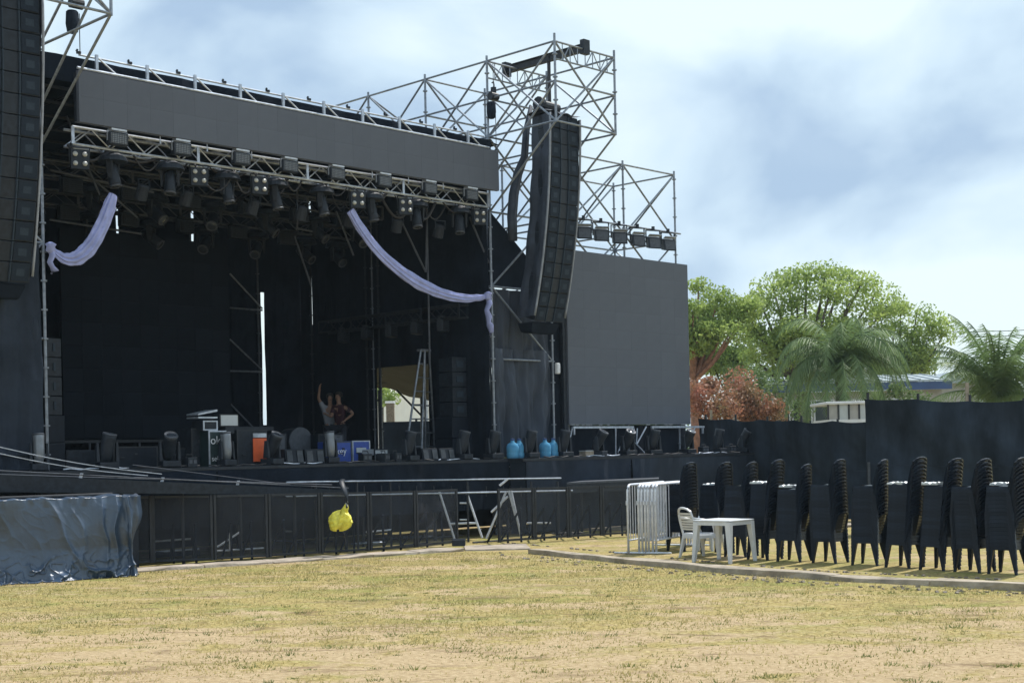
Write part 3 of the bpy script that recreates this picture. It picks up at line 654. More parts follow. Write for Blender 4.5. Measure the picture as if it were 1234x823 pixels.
# swags -------------------------------------------------------------
def swag(label, pts, d, ws, knot, tail):
    th = T('swag', label, 'drapery', (SP(*pts[0], d)[0], d, SP(*pts[0], d)[1]), group='pale voile swags')
    P = [Vector((SP(x, y, d)[0], d, SP(x, y, d)[1])) for x, y in pts]; K = []
    for i in range(len(P) - 1):
        p0, p1, p2, p3 = P[max(i - 1, 0)], P[i], P[i + 1], P[min(i + 2, len(P) - 1)]
        for k in range(6):
            t = k / 6; K.append(.5 * ((2 * p1) + (p2 - p0) * t + (2 * p0 - 5 * p1 + 4 * p2 - p3) * t * t + (3 * p1 - p0 - 3 * p2 + p3) * t ** 3))
    K.append(P[-1]); n = len(K)
    def fn(u, v):
        i = min(int(v * (n - 1) + 1e-6), n - 1); a = K[max(i - 1, 0)]; b = K[min(i + 1, n - 1)]; t = (b - a).normalized(); nr = Vector((-t.z, 0, t.x))
        wd = .78 * np.interp(v, np.linspace(0, 1, len(ws)), ws); ang = u * 2 * math.pi
        rr = .5 + .10 * math.cos(ang * 7 + v * 3) + .06 * math.cos(ang * 13 - v * 9 + 3 * math.sin(v * 11)) * math.sin(v * 7 + 1) + .03 * math.sin(v * 60 + ang * 3)
        p = K[i] + nr * wd * rr * math.cos(ang) + Vector((0, wd * .42 * (rr + .08 * math.sin(9 * ang)) * math.sin(ang), 0)); return tuple(p)
    th.part('sash', MB().grid(fn, 72, n - 1), 'swag', smooth=True)
    kx = [(SP(x, y, d)[0], d - .03, SP(x, y, d)[1]) for x, y in tail]
    th.part('knot', MB().lathe([(.03, -.1), (.09, -.05), (.07, .02), (.1, .06), (.03, .1)], kx[0], 10), 'swag', smooth=True)
    th.part('tail', MB().path([(p[0] + .02 * math.sin(i * 2.1), p[1], p[2]) for i, p in enumerate(kx)], knot, 9, .6), 'swag', smooth=True)
swag('short pale lilac swag tied to the left scaffold post', [(136, 234), (131, 250), (121, 275), (108, 297), (92, 311), (78, 312), (66, 304), (60, 298)], -.12, [.16, .26, .30, .30, .28, .22, .14, .08], [.06, .08, .07, .06, .1, .03], [(60, 299), (61, 308), (60, 316), (62, 322), (64, 326), (62, 330)])
swag('long pale lilac swag sagging from truss to the right scaffold post', [(422, 254), (436, 277), (455, 302), (480, 325), (505, 342), (530, 353), (555, 359), (575, 359), (586, 357)], -.12, [.22, .24, .26, .28, .30, .26, .22, .16, .10], [.05, .09, .07, .09, .06, .1, .07, .03], [(587, 357), (588, 366), (586, 374), (588, 382), (587, 388), (590, 392), (591, 400), (589, 404)])
# ------------------------------------------------------------------ side screen and right scaffold
sd_ = 0.0
a0, a1 = SP(684, 400, sd_)[0], SP(830, 400, sd_)[0]; zb0 = 2.50; zt1 = SP(757, 310, sd_)[1]
th = T('side_screen', 'large square grey LED screen right of the stage', 'screen', (a0, sd_, zb0))
nx, nz_ = 8, 9; ww = (a1 - a0) / nx; hh = (zt1 - zb0) / nz_; pp = None
for i in range(nx):
    for j in range(nz_):
        if pp is None: pp = th.part('panel', MB().b2((a0 + .0007, sd_, zb0 + .0007), (a0 + ww - .0007, sd_ + .09, zb0 + hh - .0007)), 'led'); o = pp
        else: o = pp.copy(); COL.objects.link(o)
        o.location = (i * ww, random.uniform(-.0006, .0006), j * hh)
th.part('back_frame', MB().b2((a0 + .02, sd_ + .1, zb0), (a1 - .02, sd_ + .16, zt1 - .02)), 'black')
th.part('edge_strip', MB().b2((a0 - .12, sd_ + .05, zb0 - .3), (a0 - .01, sd_ + .14, zt1)), 'black')
for x0, x1 in ((690, 763), (785, 848)):
    p, q = SP(x0, 514, -.25)[0], SP(x1, 514, -.25)[0]
    th.part('base_rail', MB().b2((p, -.28, 2.40), (q, -.22, 2.45)), 'alu')
    for k in (p + .05, q - .05): th.part('rail_foot', MB().b2((k - .02, -.27, 2.25), (k + .02, -.23, 2.40)), 'alu')
for a, b in (((690, 515), (682, 548)), ((742, 516), (742, 548)), ((757, 516), (745, 545)), ((764, 516), (764, 550)), ((768, 516), (767, 535)), ((779, 514), (767, 536)), ((766, 534), (779, 549)), ((838, 514), (830, 535))):
    p, q = SP(*a, -.1), SP(*b, -.1); th.tube('stay', (p[0], -.1, p[1]), (q[0], -.1, max(q[1], DK)), .018, 'alu')
th.part('edge_cloth', drape((.74, .22), (a0 + .05, .22), DK, 6.55, .02, 6, 8, 1), 'cloth')
th.part('dark_backing', drape((a0, .3), (a1 + .2, .3), DK, 2.5, .03, 30, 4, 2), 'cloth')
th = T('side_scaffold', 'open scaffold frame rising behind the side screen with six floodlights', 'scaffold', (3.4, .2, 0))
SS = [1.6, 3.85, 5.97]; DD = [.25, 2.35]; TT = 9.12
for s in SS:
    for d in DD: th.tube('standard', (s, d, 0), (s, d, TT + .1), .027, ros=True)
    for z in (TT, 7.35, 5.65, 4): th.tube('ledger', (s, DD[0], z), (s, DD[1], z))
    th.tube('brace', (s, DD[0], TT), (s, DD[1], 7.35)); th.tube('brace', (s, DD[1], 7.35), (s, DD[0], 5.65))
for d in DD:
    for i in (0, 1):
        for z in (TT, 7.35, 5.65): th.tube('ledger', (SS[i], d, z), (SS[i + 1], d, z))
        th.tube('brace', (SS[i], d, TT), (SS[i + 1], d, 7.35)); th.tube('brace', (SS[i + 1], d, TT), (SS[i], d, 7.35)); th.tube('brace', (SS[i], d, 7.35), (SS[i + 1], d, 5.65)); th.tube('brace', (SS[i + 1], d, 7.35), (SS[i], d, 5.65))
th.tube('light_rail', (1.0, .18, 7.56), (6.1, .18, 7.56), .025)
for z in (TT, 7.35): th.tube('ledger', (.8, .0, z), (1.6, .25, z)); th.tube('ledger', (.8, 2.1, z), (1.6, 2.35, z))
th = T('floodlight', '', 'floodlight', frame='own')
th.part('housing', MB().hexa([(-.2, -.12, -.40), (.2, -.12, -.40), (.17, .12, -.36), (-.17, .12, -.36), (-.2, -.06, -.14), (.2, -.06, -.14), (.17, .16, -.10), (-.17, .16, -.10)]), 'black', bevel=.01)
th.part('glass', MB().hexa([(-.16, -.128, -.37), (.16, -.128, -.37), (.16, -.118, -.37), (-.16, -.118, -.37), (-.16, -.085, -.17), (.16, -.085, -.17), (.16, -.075, -.17), (-.16, -.075, -.17)]), 'alud')
th.part('yoke', MB().box((-.22, .02, -.12), (.02, .05, .28)).box((.22, .02, -.12), (.02, .05, .28)).box((0, .02, .02), (.46, .05, .02)), 'black')
th.part('clamp', MB().box((0, 0, .06), (.07, .07, .1)), 'black'); th.part('visor', MB().box((0, -.1, -.10), (.38, .12, .012), 0, -.3), 'alu')
fl = Rep(th, 'floodlights on the side scaffold rail')
for i, (x, y) in enumerate([(704, 276), (725, 279), (747, 282), (769, 285), (788, 288), (806, 291)]):
    s = SP(x, y, .1)[0]; fl.e.scale = (.95, .8, 1.15); fl.stage((s, .12, 7.50), 'black floodlight clamped on the rail above side screen, %s of six' % ordl(i, 6), random.uniform(-.55, -.2))
# ------------------------------------------------------------------ equipment on deck
variants = [Rep(make_head(False, .15, 'black', .3), 'moving heads along the stage edge'), Rep(make_head(False, .55, 'black'), 'moving heads along the stage edge'), Rep(make_head(False, -.1, 'silver'), 'moving heads along the stage edge')]
hp = [47, 129, 204, 273, 328, 398, 493, 558, 595, 639, 680, 722, 757, 788, 829, 866, 897]
vv = [2, 0, 1, 2, 1, 2, 0, 0, 0, 0, 0, 1, 1, 0, 1, 0, 1]
for i, x in enumerate(hp):
    hd_ = -.28 if x < 600 else -.6; s = SP(x, 552, hd_)[0]; look = ['upright black', 'tilted black', 'silver topped'][vv[i]]
    if i == 0: variants[2].e.scale = (.78, .9, 1.0)
    variants[vv[i]].stage((s, hd_, DK + .002), '%s moving head light on the stage edge, %s of seventeen' % (look, ordl(i, 17)), random.uniform(-.4, .4))
def case(name, label, px0, px1, pyT, pyB, d, m, cat, trim='alu', depth=.5, text=None, feet=False, zb=None, tm='whitem', tsz=.2, tof=(0, 0)):
    s0, s1 = SP(px0, pyB, d)[0], SP(px1, pyB, d)[0]; z1 = SP((px0 + px1) / 2, pyT, d)[1]; z0 = DK + .004 if zb is None else zb
    th = T(name, label, cat, ((s0 + s1) / 2, d, z0))
    th.part('body', MB().b2((s0, d, z0), (s1, d + depth, z1)), m, bevel=.006)
    if trim:
        e = MB(); t = .02
        for x in (s0, s1 - t): e.b2((x - .004, d - .008, z0), (x + t + .004, d + .012, z1 + .004))
        for z in (z0, z1 - t): e.b2((s0 + t + .004, d - .006, z), (s1 - t - .004, d + .01, z + t + .003))
        th.part('edging', e, trim)
        th.part('latch', MB().b2(((s0 + s1) / 2 - .03, d - .014, z0 + (z1 - z0) * .62), ((s0 + s1) / 2 + .03, d - .001, z0 + (z1 - z0) * .70)), 'steel')
        th.part('handle', MB().path([(s0 + .1, d - .004, z0 + .2), (s0 + .11, d - .03, z0 + .2), (s0 + .2, d - .03, z0 + .2), (s0 + .21, d - .004, z0 + .2)], .008, 6), 'steel')
    if text:
        for tx, ox, oz, ts in text:
            cu = bpy.data.curves.new('lettering', 'FONT'); cu.body = tx; cu.size = ts; cu.extrude = .002; tmp = bpy.data.objects.new('tmp', cu); COL.objects.link(tmp)
            bpy.context.view_layer.update(); me = bpy.data.meshes.new_from_object(tmp); bpy.data.objects.remove(tmp)
            me.transform(Matrix.Rotation(math.pi / 2, 4, 'X')); me.transform(Matrix.Translation((s0 + ox - th.base[0], -.012, z0 + oz - th.base[2]))); me.materials.clear(); me.materials.append(M[tm])
            o = bpy.data.objects.new('lettering', me); COL.objects.link(o); o.parent = th.e
    return th, s0, s1, z0, z1
case('flight_case', 'dark green flight case with pale edging and white lettering at stage front', 252, 273, 519, 558, -.1, 'darkg', 'case', 'alu', .5, [('oke', .03, .42, .22), ('sell', .05, .10, .14)])
c2 = case('rack_unit', 'small rack unit with pale frame standing on top of dark green case', 245, 262, 507, 519, -.02, 'black', 'rack', 'alu', .4, zb=SP(262, 519, -.1)[1] + .01)
case('flight_case', 'plain black road case left of the dark green flight case', 231, 250, 516, 558, .2, 'black', 'case', 'steel', .5)
th = T('paper_sheets', 'two pale sheets lying on the rack unit on stage', 'paper', (SP(251, 502, 0)[0], 0, SP(251, 505, 0)[1]))
a, b = SP(239, 503, 0)[0], SP(262, 503, 0)[0]; zz = SP(251, 504, 0)[1]
th.part('sheet', MB().b2((a, 0, zz), (b, .4, zz + .03)), 'alu'); th.part('sheet', MB().hexa([(a, 0, zz + .06), (b, 0, zz + .13), (b, .4, zz + .13), (a, .4, zz + .06), (a, 0, zz + .09), (b, 0, zz + .17), (b, .4, zz + .17), (a, .4, zz + .09)]), 'alu')
th = T('monitor_screen', 'pale upright monitor beside the paper sheets on stage', 'monitor', (SP(276, 514, .1)[0], .1, 2.2))
a, z0 = SP(265, 514, .1); b, z1 = SP(287, 499, .1)
th.part('frame', MB().b2((a, .1, z0), (b, .13, z1)), 'steel'); th.part('display', MB().b2((a + .02, .092, z0 + .02), (b - .02, .099, z1 - .02)), 'screenl'); th.part('stand', MB().box(((a + b) / 2, .18, z0 - .06), (.2, .2, .14)), 'black')
th, s0, s1, z0, z1 = case('flight_case', 'big black road case with bright orange front panel', 286, 322, 518, 561, .1, 'black', 'case', 'steel', .7)
a, b = SP(305, 540, .08)[0], SP(321, 540, .08)[0]
th.part('orange_panel', MB().b2((a, .07, SP(312, 556, .08)[1]), (b, .088, SP(312, 528, .08)[1])), 'orange')
th.part('label_plate', MB().b2((a, .07, SP(312, 527, .08)[1]), (b, .088, SP(312, 522, .08)[1])), 'alu')
case('equipment_table', 'low dark table with gear behind green and orange cases', 268, 330, 514, 519, .9, 'black', 'table', None, .8, zb=SP(300, 519, .9)[1])
case('guitar_cabinet', 'grey fronted guitar cabinet right of the orange panel case', 328, 345, 523, 548, .5, 'alud', 'cabinet', 'black', .4)
case('guitar_cabinet', 'squat dark cabinet behind the paired monitors', 384, 397, 523, 548, 2.2, 'blackp', 'cabinet', 'steel', .4)
case('guitar_cabinet', 'small grey amplifier standing on the blue case', 402, 414, 523, 533, 1.1, 'alud', 'amplifier', 'black', .3, zb=SP(408, 533, 1.1)[1])
case('flight_case', 'blue flight case with white lettering near stage centre', 404, 424, 532, 556, .9, 'blue', 'case', 'alud', .6, [('key', .02, .18, .2)])
th, s0, s1, z0, z1 = case('flight_case', 'blue flight case with broad pale edging beside lettered blue case', 425, 446, 531, 555, .9, 'blue', 'case', 'alu', .6)
th.part('pale_plate', MB().b2((s0 + .1, .88, z0 + .2), (s1 - .12, .895, z1 - .15)), 'screenl')
case('speaker_cabinet', 'pale topped box on the stage deck right of the blue cases', 451, 468, 541, 549, .3, 'screenl', 'box', 'black', .4, zb=DK + .15)
# wedges
def wedge(px0, px1, pyT, label):
    s0, s1 = SP(px0, 560, -.35)[0], SP(px1, 560, -.35)[0]; z1 = SP((px0 + px1) / 2, pyT, -.35)[1]
    th = T('monitor_wedge', label, 'stage monitor', ((s0 + s1) / 2, -.35, DK), group='stage monitor pairs')
    z0 = DK + .004
    th.part('cabinet', MB().hexa([(s0, -.35, z0), (s1, -.35, z0), (s1, .1, z0), (s0, .1, z0), (s0, -.30, z1), (s1, -.30, z1), (s1, .05, z1), (s0, .05, z1)]), 'blackp', bevel=.01)
    m_ = (s0 + s1) / 2; t = lambda z: -.358 + .05 * (z - z0) / (z1 - z0)
    for a, b in ((s0 + .03, m_ - .06), (m_ + .06, s1 - .03)):
        th.part('grille', MB().hexa([(a, t(z0 + .04) - .01, z0 + .04), (b, t(z0 + .04) - .01, z0 + .04), (b, t(z0 + .04) + .005, z0 + .04), (a, t(z0 + .04) + .005, z0 + .04), (a, t(z1 - .03) - .01, z1 - .03), (b, t(z1 - .03) - .01, z1 - .03), (b, t(z1 - .03) + .005, z1 - .03), (a, t(z1 - .03) + .005, z1 - .03)]), 'spkg')
M['spkg2'] = mat('grey speaker mesh', (.075, .08, .09), .6, 0, .25, 12, .3, 120)
wedge(345, 367, 541, 'left half of grey fronted monitor pair left of stage centre'); wedge(369, 392, 541, 'right half of grey fronted monitor pair left of stage centre')
wedge(510, 529, 540, 'left half of grey fronted monitor pair near the ladder'); wedge(531, 549, 540, 'right half of grey fronted monitor pair near the ladder')
case('stage_box', 'long dark riser under the back screen behind the left lights', 137, 190, 538, 564, .2, 'blackp', 'riser', 'steel', .5)
case('stage_box', 'low dark box right of the long riser', 193, 229, 540, 562, .4, 'blackp', 'box', 'steel', .5)
case('stage_box', 'dark flat riser beside far left loudspeaker stack', 80, 135, 542, 566, .9, 'black', 'riser', None, .8)
# side fills
def fill(px0, px1, pyT, d, label):
    s0, s1 = SP(px0, 540, d)[0], SP(px1, 540, d)[0]; th = T('side_fill_speakers', label, 'loudspeaker', ((s0 + s1) / 2, d, DK), group='side fill stacks')
    zz = DK + .004
    for k in range(2): th.part('subwoofer', MB().b2((s0 - .04, d, zz), (s1 + .04, d + .6, zz + .48)), 'blackp', bevel=.01); zz += .49
    for k in range(4):
        c = th.part('cabinet', MB().hexa([(s0, d, zz), (s1, d, zz), (s1, d + .45, zz + .02), (s0, d + .45, zz + .02), (s0, d, zz + .33), (s1, d, zz + .33), (s1, d + .45, zz + .31), (s0, d + .45, zz + .31)]), 'black', bevel=.008)
        th.part('horn', MB().b2((s0 + .12, d - .02, zz + .1), (s1 - .12, d - .003, zz + .24)), 'spkrib', c); zz += .345
fill(58, 76, 436, .6, 'dark loudspeaker stack on subwoofers at the left end of the stage')
fill(547, 564, 453, .7, 'dark loudspeaker stack on subwoofers at right inside the stage')
# drum kit shape
def drum(px, py, d, r, label):
    s, z = SP(px, py, d); th = T('bass_drum', label, 'drum', (s, d, DK), group=None)
    th.part('shell', MB().tube((s, d, z), (s, d + .45, z), r, 24), 'black'); th.part('hoop', MB().lathe([(r, -.02), (r + .02, -.02), (r + .02, .02), (r, .02)], (s, d, z), 24, (0, 1, 0)), 'alud')
    th.part('drum_head', MB().tube((s, d - .012, z), (s, d - .002, z), r - .01, 24), 'leddark')
    for q in (-1, 1): th.tube('leg', (s + q * r * .7, d + .1, z - r * .6), (s + q * (r + .1), d, DK), .012, 'alud')
drum(362, 532, 2.5, .30, 'large round black drum facing out behind the paired monitors')
# ladder
th = T('step_ladder', 'tall open aluminium step ladder standing in front of the side doorway', 'ladder', (-2.1, 1.9, DK))
dl = 1.6
(sa, za), (sb, zb_) = SP(511, 422, dl), SP(513, 545, dl)
b0, b1, b2, b3 = SP(487, 545, dl)[0], SP(503, 547, dl)[0], SP(523, 545, dl)[0], SP(535, 545, dl)[0]
t0_, t1_ = SP(508, 422, dl)[0], SP(517, 422, dl)[0]
for (t_, b_, dd) in ((t0_ - .02, b0, 0), (t0_ + .10, b1 + .12, .0), (t1_ - .05, b2, .3), (t1_ + .08, b3, .3)):
    th.part('rail', MB().tube((t_, dl + dd * .3, za), (b_, dl + dd, DK), .026, 6), 'galv')
for k in range(1, 8):
    u = k / 8; f_ = lambda a, b: a + (b - a) * u; z = za + (DK - za) * u
    th.part('rung', MB().tube((f_(t0_ - .02, b0), dl, z), (f_(t0_ + .10, b1 + .12), dl, z), .018, 6), 'galv')
    th.part('rung', MB().tube((f_(t1_ - .05, b2), dl + .2, z), (f_(t1_ + .08, b3), dl + .2, z), .018, 6), 'galv')
th.part('top_cap', MB().box(((t0_ + t1_) / 2, dl + .05, za), (.3, .16, .05)), 'galv')
# water jugs
th = T('water_jugs', '', 'water bottle', frame='own')
th.part('bottle', MB().lathe([(.10, 0), (.135, .01), (.14, .1), (.13, .13), (.14, .16), (.14, .27), (.11, .33), (.045, .37), (.045, .42)], (0, 0, 0), 16), 'bottle', smooth=True)
th.part('water', MB().lathe([(.09, .005), (.13, .015), (.132, .24), (.0, .24)], (0, 0, 0), 14), 'water'); th.part('cap', MB().lathe([(.05, .41), (.05, .45), (.0, .455)], (0, 0, 0), 12), 'bfas')
th.e.name = 'water_jug'; wj = Rep(th, 'large blue water jugs on the stage edge')
for i, (x, nm) in enumerate(((618, 'leftmost, standing left of a moving head'), (626, 'second, just left of the moving head'), (657, 'third, just right of the moving head'), (667, 'rightmost, right of the moving head'))):
    wj.stage((SP(x, 552, -.45)[0], -.45, DK + .002), 'large blue water jug on the stage edge, ' + nm)
th = T('cardboard_box', 'small pale box on the stage edge under the side screen', 'box', (SP(707, 548, -.5)[0], -.5, DK)); s = th.base[0]
th.part('carton', MB().box((s, -.5, DK + .07), (.3, .2, .12)), 'sandc', bevel=.005); th.part('lid', MB().box((s, -.5, DK + .14), (.31, .21, .02)), 'screenl')
# small clutter at edge: cables
th = T('stage_cables', 'loose black and pale cables lying along the stage edge', 'cable', (0, -.7, DK))
for k in range(14):
    s = -12 + k * 1.45; th.part('cable', MB().path([(s + j * .16, (-.36 if s < -1.5 else -.75) + .06 * math.sin(j * 1.7 + k * 2), DK + .02 + .015 * math.sin(j * 2.3 + k)) for j in range(9)], .014, 5), 'rope' if k % 3 else 'alu', smooth=True)
def low_clutter():
    th = T('power_box', '', 'power box', frame='own')
    th.part('box', MB().box((0, 0, .09), (.22, .2, .18)), 'black', bevel=.01); th.part('socket', MB().box((-.05, -.105, .1), (.07, .01, .07)).box((.05, -.105, .1), (.07, .01, .07)), 'alud'); th.part('handle', MB().path([(-.08, 0, .18), (-.06, 0, .23), (.06, 0, .23), (.08, 0, .18)], .01, 6), 'steel'); return th
pb = Rep(low_clutter(), 'small power boxes on the stage edge')
for i, (x, nm) in enumerate(((228, 'between two left lights'), (440, 'in front of blue case'), (462, 'right of the blue cases'), (476, 'left of the ladder'), (848, 'left of the two rightmost lights'), (881, 'between the two rightmost lights'))):
    pb.stage((SP(x, 552, -.3 if x < 600 else -.55)[0], -.3 if x < 600 else -.55, DK + .002), 'small black power box on stage edge, ' + nm, random.uniform(-.4, .4))
# ------------------------------------------------------------------ people
def skin_obj(name, pts, edges, m, parent, base, sub=1):
    names = list(pts); v = [tuple(Vector(pts[k][0]) - Vector(base)) for k in names]; idx = {k: i for i, k in enumerate(names)}
    me = bpy.data.meshes.new(name); me.from_pydata(v, [(idx[a], idx[b]) for a, b in edges], []); o = bpy.data.objects.new(name, me); COL.objects.link(o); o.parent = parent
    me.materials.append(M[m]); o.modifiers.new('skin', 'SKIN'); sv = me.skin_vertices
    if not sv: return o
    for i, k in enumerate(names):
        r = pts[k][1]; sv[0].data[i].radius = (r, r) if not isinstance(r, tuple) else r
        sv[0].data[i].use_root = (i == 0)
    o.modifiers['skin'].use_smooth_shade = True
    s_ = o.modifiers.new('sub', 'SUBSURF'); s_.levels = sub; s_.render_levels = sub; return o
def person(base, rz, label, shirt, armL, armR, lean=.0, scale=1):
    th = T('person', label, 'person', frame='own'); B = (0, 0, 0)
    lx = lean
    J = {'pelvis': ((0, 0, .94), (.15, .11)), 'waist': ((0, -lx * .3, 1.08), (.13, .10)), 'chest': ((0, -lx * .8, 1.30), (.16, .11)), 'neckb': ((0, -lx, 1.45), (.09, .08)), 'neck': ((0, -lx * 1.1, 1.52), .052),
         'headl': ((0, -lx * 1.25 - .02, 1.60), (.065, .08)), 'headm': ((0, -lx * 1.3, 1.67), (.077, .095)), 'headt': ((0, -lx * 1.3 + .01, 1.74), (.06, .075)), 'nose': ((0, -lx * 1.3 - .105, 1.64), .014)}
    E = [('pelvis', 'waist'), ('waist', 'chest'), ('chest', 'neckb'), ('neckb', 'neck'), ('neck', 'headl'), ('headl', 'headm'), ('headm', 'headt'), ('headm', 'nose')]
    for sd, n_ in ((-1, 'L'), (1, 'R')):
        arm = armL if sd < 0 else armR
        sh = Vector((sd * .17, -lx * .95, 1.40)); el = sh + Vector(arm[0]) * .29; wr = el + Vector(arm[1]) * .25
        J['sh' + n_] = (tuple(sh), .062); J['el' + n_] = (tuple(el), .042); J['wr' + n_] = (tuple(wr), .028); dh = Vector(arm[1]).normalized(); J['palm' + n_] = (tuple(wr + dh * .07), (.036, .02))
        E += [('chest', 'sh' + n_), ('sh' + n_, 'el' + n_), ('el' + n_, 'wr' + n_), ('wr' + n_, 'palm' + n_)]
        x, y, d = basis(dh)
        for q in range(5):
            off = (x * (.028 - .018 * q)) if q < 4 else x * -.05
            st0 = wr + dh * (.07 if q < 4 else .035) + off * .9; L_ = (.07, .08, .075, .06, .05)[q]
            J['f%d%s' % (q, n_)] = (tuple(st0 + dh * L_ * .6 + off * .5 + y * .008), .009); J['g%d%s' % (q, n_)] = (tuple(st0 + dh * L_ + off * .6 + y * .03), .0075)
            E += [('palm' + n_ if q < 4 else 'wr' + n_, 'f%d%s' % (q, n_)), ('f%d%s' % (q, n_), 'g%d%s' % (q, n_))]
        J['hip' + n_] = ((sd * .09, 0, .88), .09); J['kn' + n_] = ((sd * .11, -.02, .50), .06); J['an' + n_] = ((sd * .12, .02, .09), .042); J['toe' + n_] = ((sd * .13, -.14, .04), (.045, .03))
        E += [('pelvis', 'hip' + n_), ('hip' + n_, 'kn' + n_), ('kn' + n_, 'an' + n_), ('an' + n_, 'toe' + n_)]
    skin_obj('body', J, E, 'skin', th.e, B, 1)
    S = {k: (J[k][0], tuple(r * 1.12 + .008 for r in (J[k][1] if isinstance(J[k][1], tuple) else (J[k][1],) * 2))) for k in ('waist', 'pelvis', 'chest', 'neckb', 'shL', 'shR')}
    for n_ in 'LR':
        a = Vector(J['sh' + n_][0]).lerp(Vector(J['el' + n_][0]), .75); S['sl' + n_] = (tuple(a), (.062, .062))
    skin_obj('shirt', S, [('waist', 'pelvis'), ('waist', 'chest'), ('chest', 'neckb'), ('chest', 'shL'), ('chest', 'shR'), ('shL', 'slL'), ('shR', 'slR')], shirt, th.e, B)
    Tt = {k: (J[k][0], tuple(r * 1.15 + .01 for r in (J[k][1] if isinstance(J[k][1], tuple) else (J[k][1],) * 2))) for k in ('pelvis', 'hipL', 'hipR', 'knL', 'knR', 'anL', 'anR')}
    skin_obj('trousers', Tt, [('pelvis', 'hipL'), ('pelvis', 'hipR'), ('hipL', 'knL'), ('hipR', 'knR'), ('knL', 'anL'), ('knR', 'anR')], 'jeans', th.e, B)
    hy = -lx * 1.3 + .025
    th.part('hair', MB().lathe([(.088, 1.66), (.10, 1.70), (.09, 1.755), (.06, 1.79), (.01, 1.80)], (0, hy, 0), 12), 'hair', smooth=True)
    for x in (-.035, .035): th.part('eye', MB().lathe([(.001, -.01), (.01, 0), (.001, .01)], (x, -lx * 1.3 - .088, 1.675), 6), 'lens')
    th.part('mouth', MB().box((0, -lx * 1.3 - .098, 1.605), (.045, .008, .008)), 'maroon')
    th.e.location = base; th.e.rotation_euler.z = rz; th.e.scale = (scale,) * 3
p = SP(411, 555, 4.6); person(W(p[0], 4.6, DK + .001), AL - 1.2, 'person in maroon shirt with hand on hip behind the blue case', 'maroon', ((.1, -.5, -.85), (.0, -.9, .2)), ((.75, .2, -.62), (-.6, -.5, -.6)), .05, .96)
p = SP(399, 555, 5.0); person(W(p[0], 5.0, DK + .001), AL - .6, 'person in pale shirt raising one arm left of the maroon shirt', 'wshirt', ((-.45, -.2, .87), (.12, -.1, .98)), ((.3, -.4, -.85), (-.1, -.9, .1)), .05, .95)
# backstage seen through the doorway -----------------------------------
def backstage():
    a, b = AT(430, 520, 46), AT(545, 520, 46)
    th = T('backstage_fence', 'black cloth backstage fence seen through the doorway behind the ladder', 'fence', (a.x, a.y, 0), 'world')
    zt = AT(480, 508, 46).z
    a2 = AT(458.5, 520, 46)
    th.part('cloth', drape((a2.x, a2.y), (b.x, b.y), .02, zt, .03, 20, 6, 1), 'cloth')
    for k in range(3): p = a2.lerp(b, k / 2); th.tube('post', (p.x, p.y + .06, 0), (p.x, p.y + .06, zt + .1), .04, 'steel')
    th = T('white_tent', 'white marquee sides seen through the doorway', 'tent', (AT(470, 520, 54).x, 54, 0), 'world')
    z1, z2 = AT(480, 484, 54).z, AT(480, 455, 54).z
    a, b = AT(425, 500, 54), AT(560, 500, 54)
    th.part('side_wall', drape((a.x, a.y), (b.x, b.y), .02, z1 + .3, .05, 30, 6, 3), 'tentw')
    th.part('side_panel', drape((AT(436, 520, 44).x, 44), (AT(458, 520, 44).x, 44), .02, AT(450, 500, 44).z, .08, 16, 6, 4), 'tentw')
    th.part('roof_sheet', MB().add([(a.x, a.y - .2, z1 + .3), (b.x, b.y - .2, z1 + .3), (b.x - 1, b.y + 4, z2 + .2), (a.x + 1, a.y + 4, z2 + .2)], [(0, 1, 2, 3)]), 'tentw')
    for k in (0, 1, 2, 3): p = a.lerp(b, k / 3); th.tube('pole', (p.x, p.y - .12, 0), (p.x, p.y - .12, z1 + .3), .04, 'alu')
    # grey brown canopy sloping over the doorway
    th = T('canopy', 'grey brown canopy on dark poles just outside the doorway', 'canopy', (AT(480, 540, 42).x, 42, 0), 'world')
    def fn(u, v):
        q = AT(425 + 120 * u, 430, 36.5 + 5.5 * v); zz = AT(480, np.interp(u, [0, .3, .6, 1], [463, 462, 474, 492]), 42).z * v + (1 - v) * AT(480, 428, 36.5).z
        return (q.x, q.y, zz - .12 * math.sin(math.pi * u) * v + .03 * math.sin(u * 20))
    th.part('canopy_sheet', MB().grid(fn, 16, 8), 'tent', smooth=True)
    for px in (457, 508): g = AT(px, 500, 41.8); th.tube('pole', (g.x, g.y, 0), (g.x, g.y, AT(px, 470, 41.8).z), .035, 'black')
    for aa, bb in (((478, 470), (512, 505)), ((445, 462), (505, 458)), ((446, 476), (460, 486)), ((495, 488), (513, 488))): th.tube('strut', tuple(AT(*aa, 41)), tuple(AT(*bb, 41)), .03, 'black')
    g = AT(471, 520, 50); th = T('brick_pillar', 'square olive grey pillar outside the doorway', 'pillar', (g.x, 50, 0), 'world'); zt = AT(471, 486, 50).z
    th.part('shaft', MB().box((g.x, 50, zt / 2), (.28, .28, zt)), 'soil'); th.part('cap', MB().box((g.x, 50, zt + .04), (.34, .34, .08)), 'tentw')
backstage()
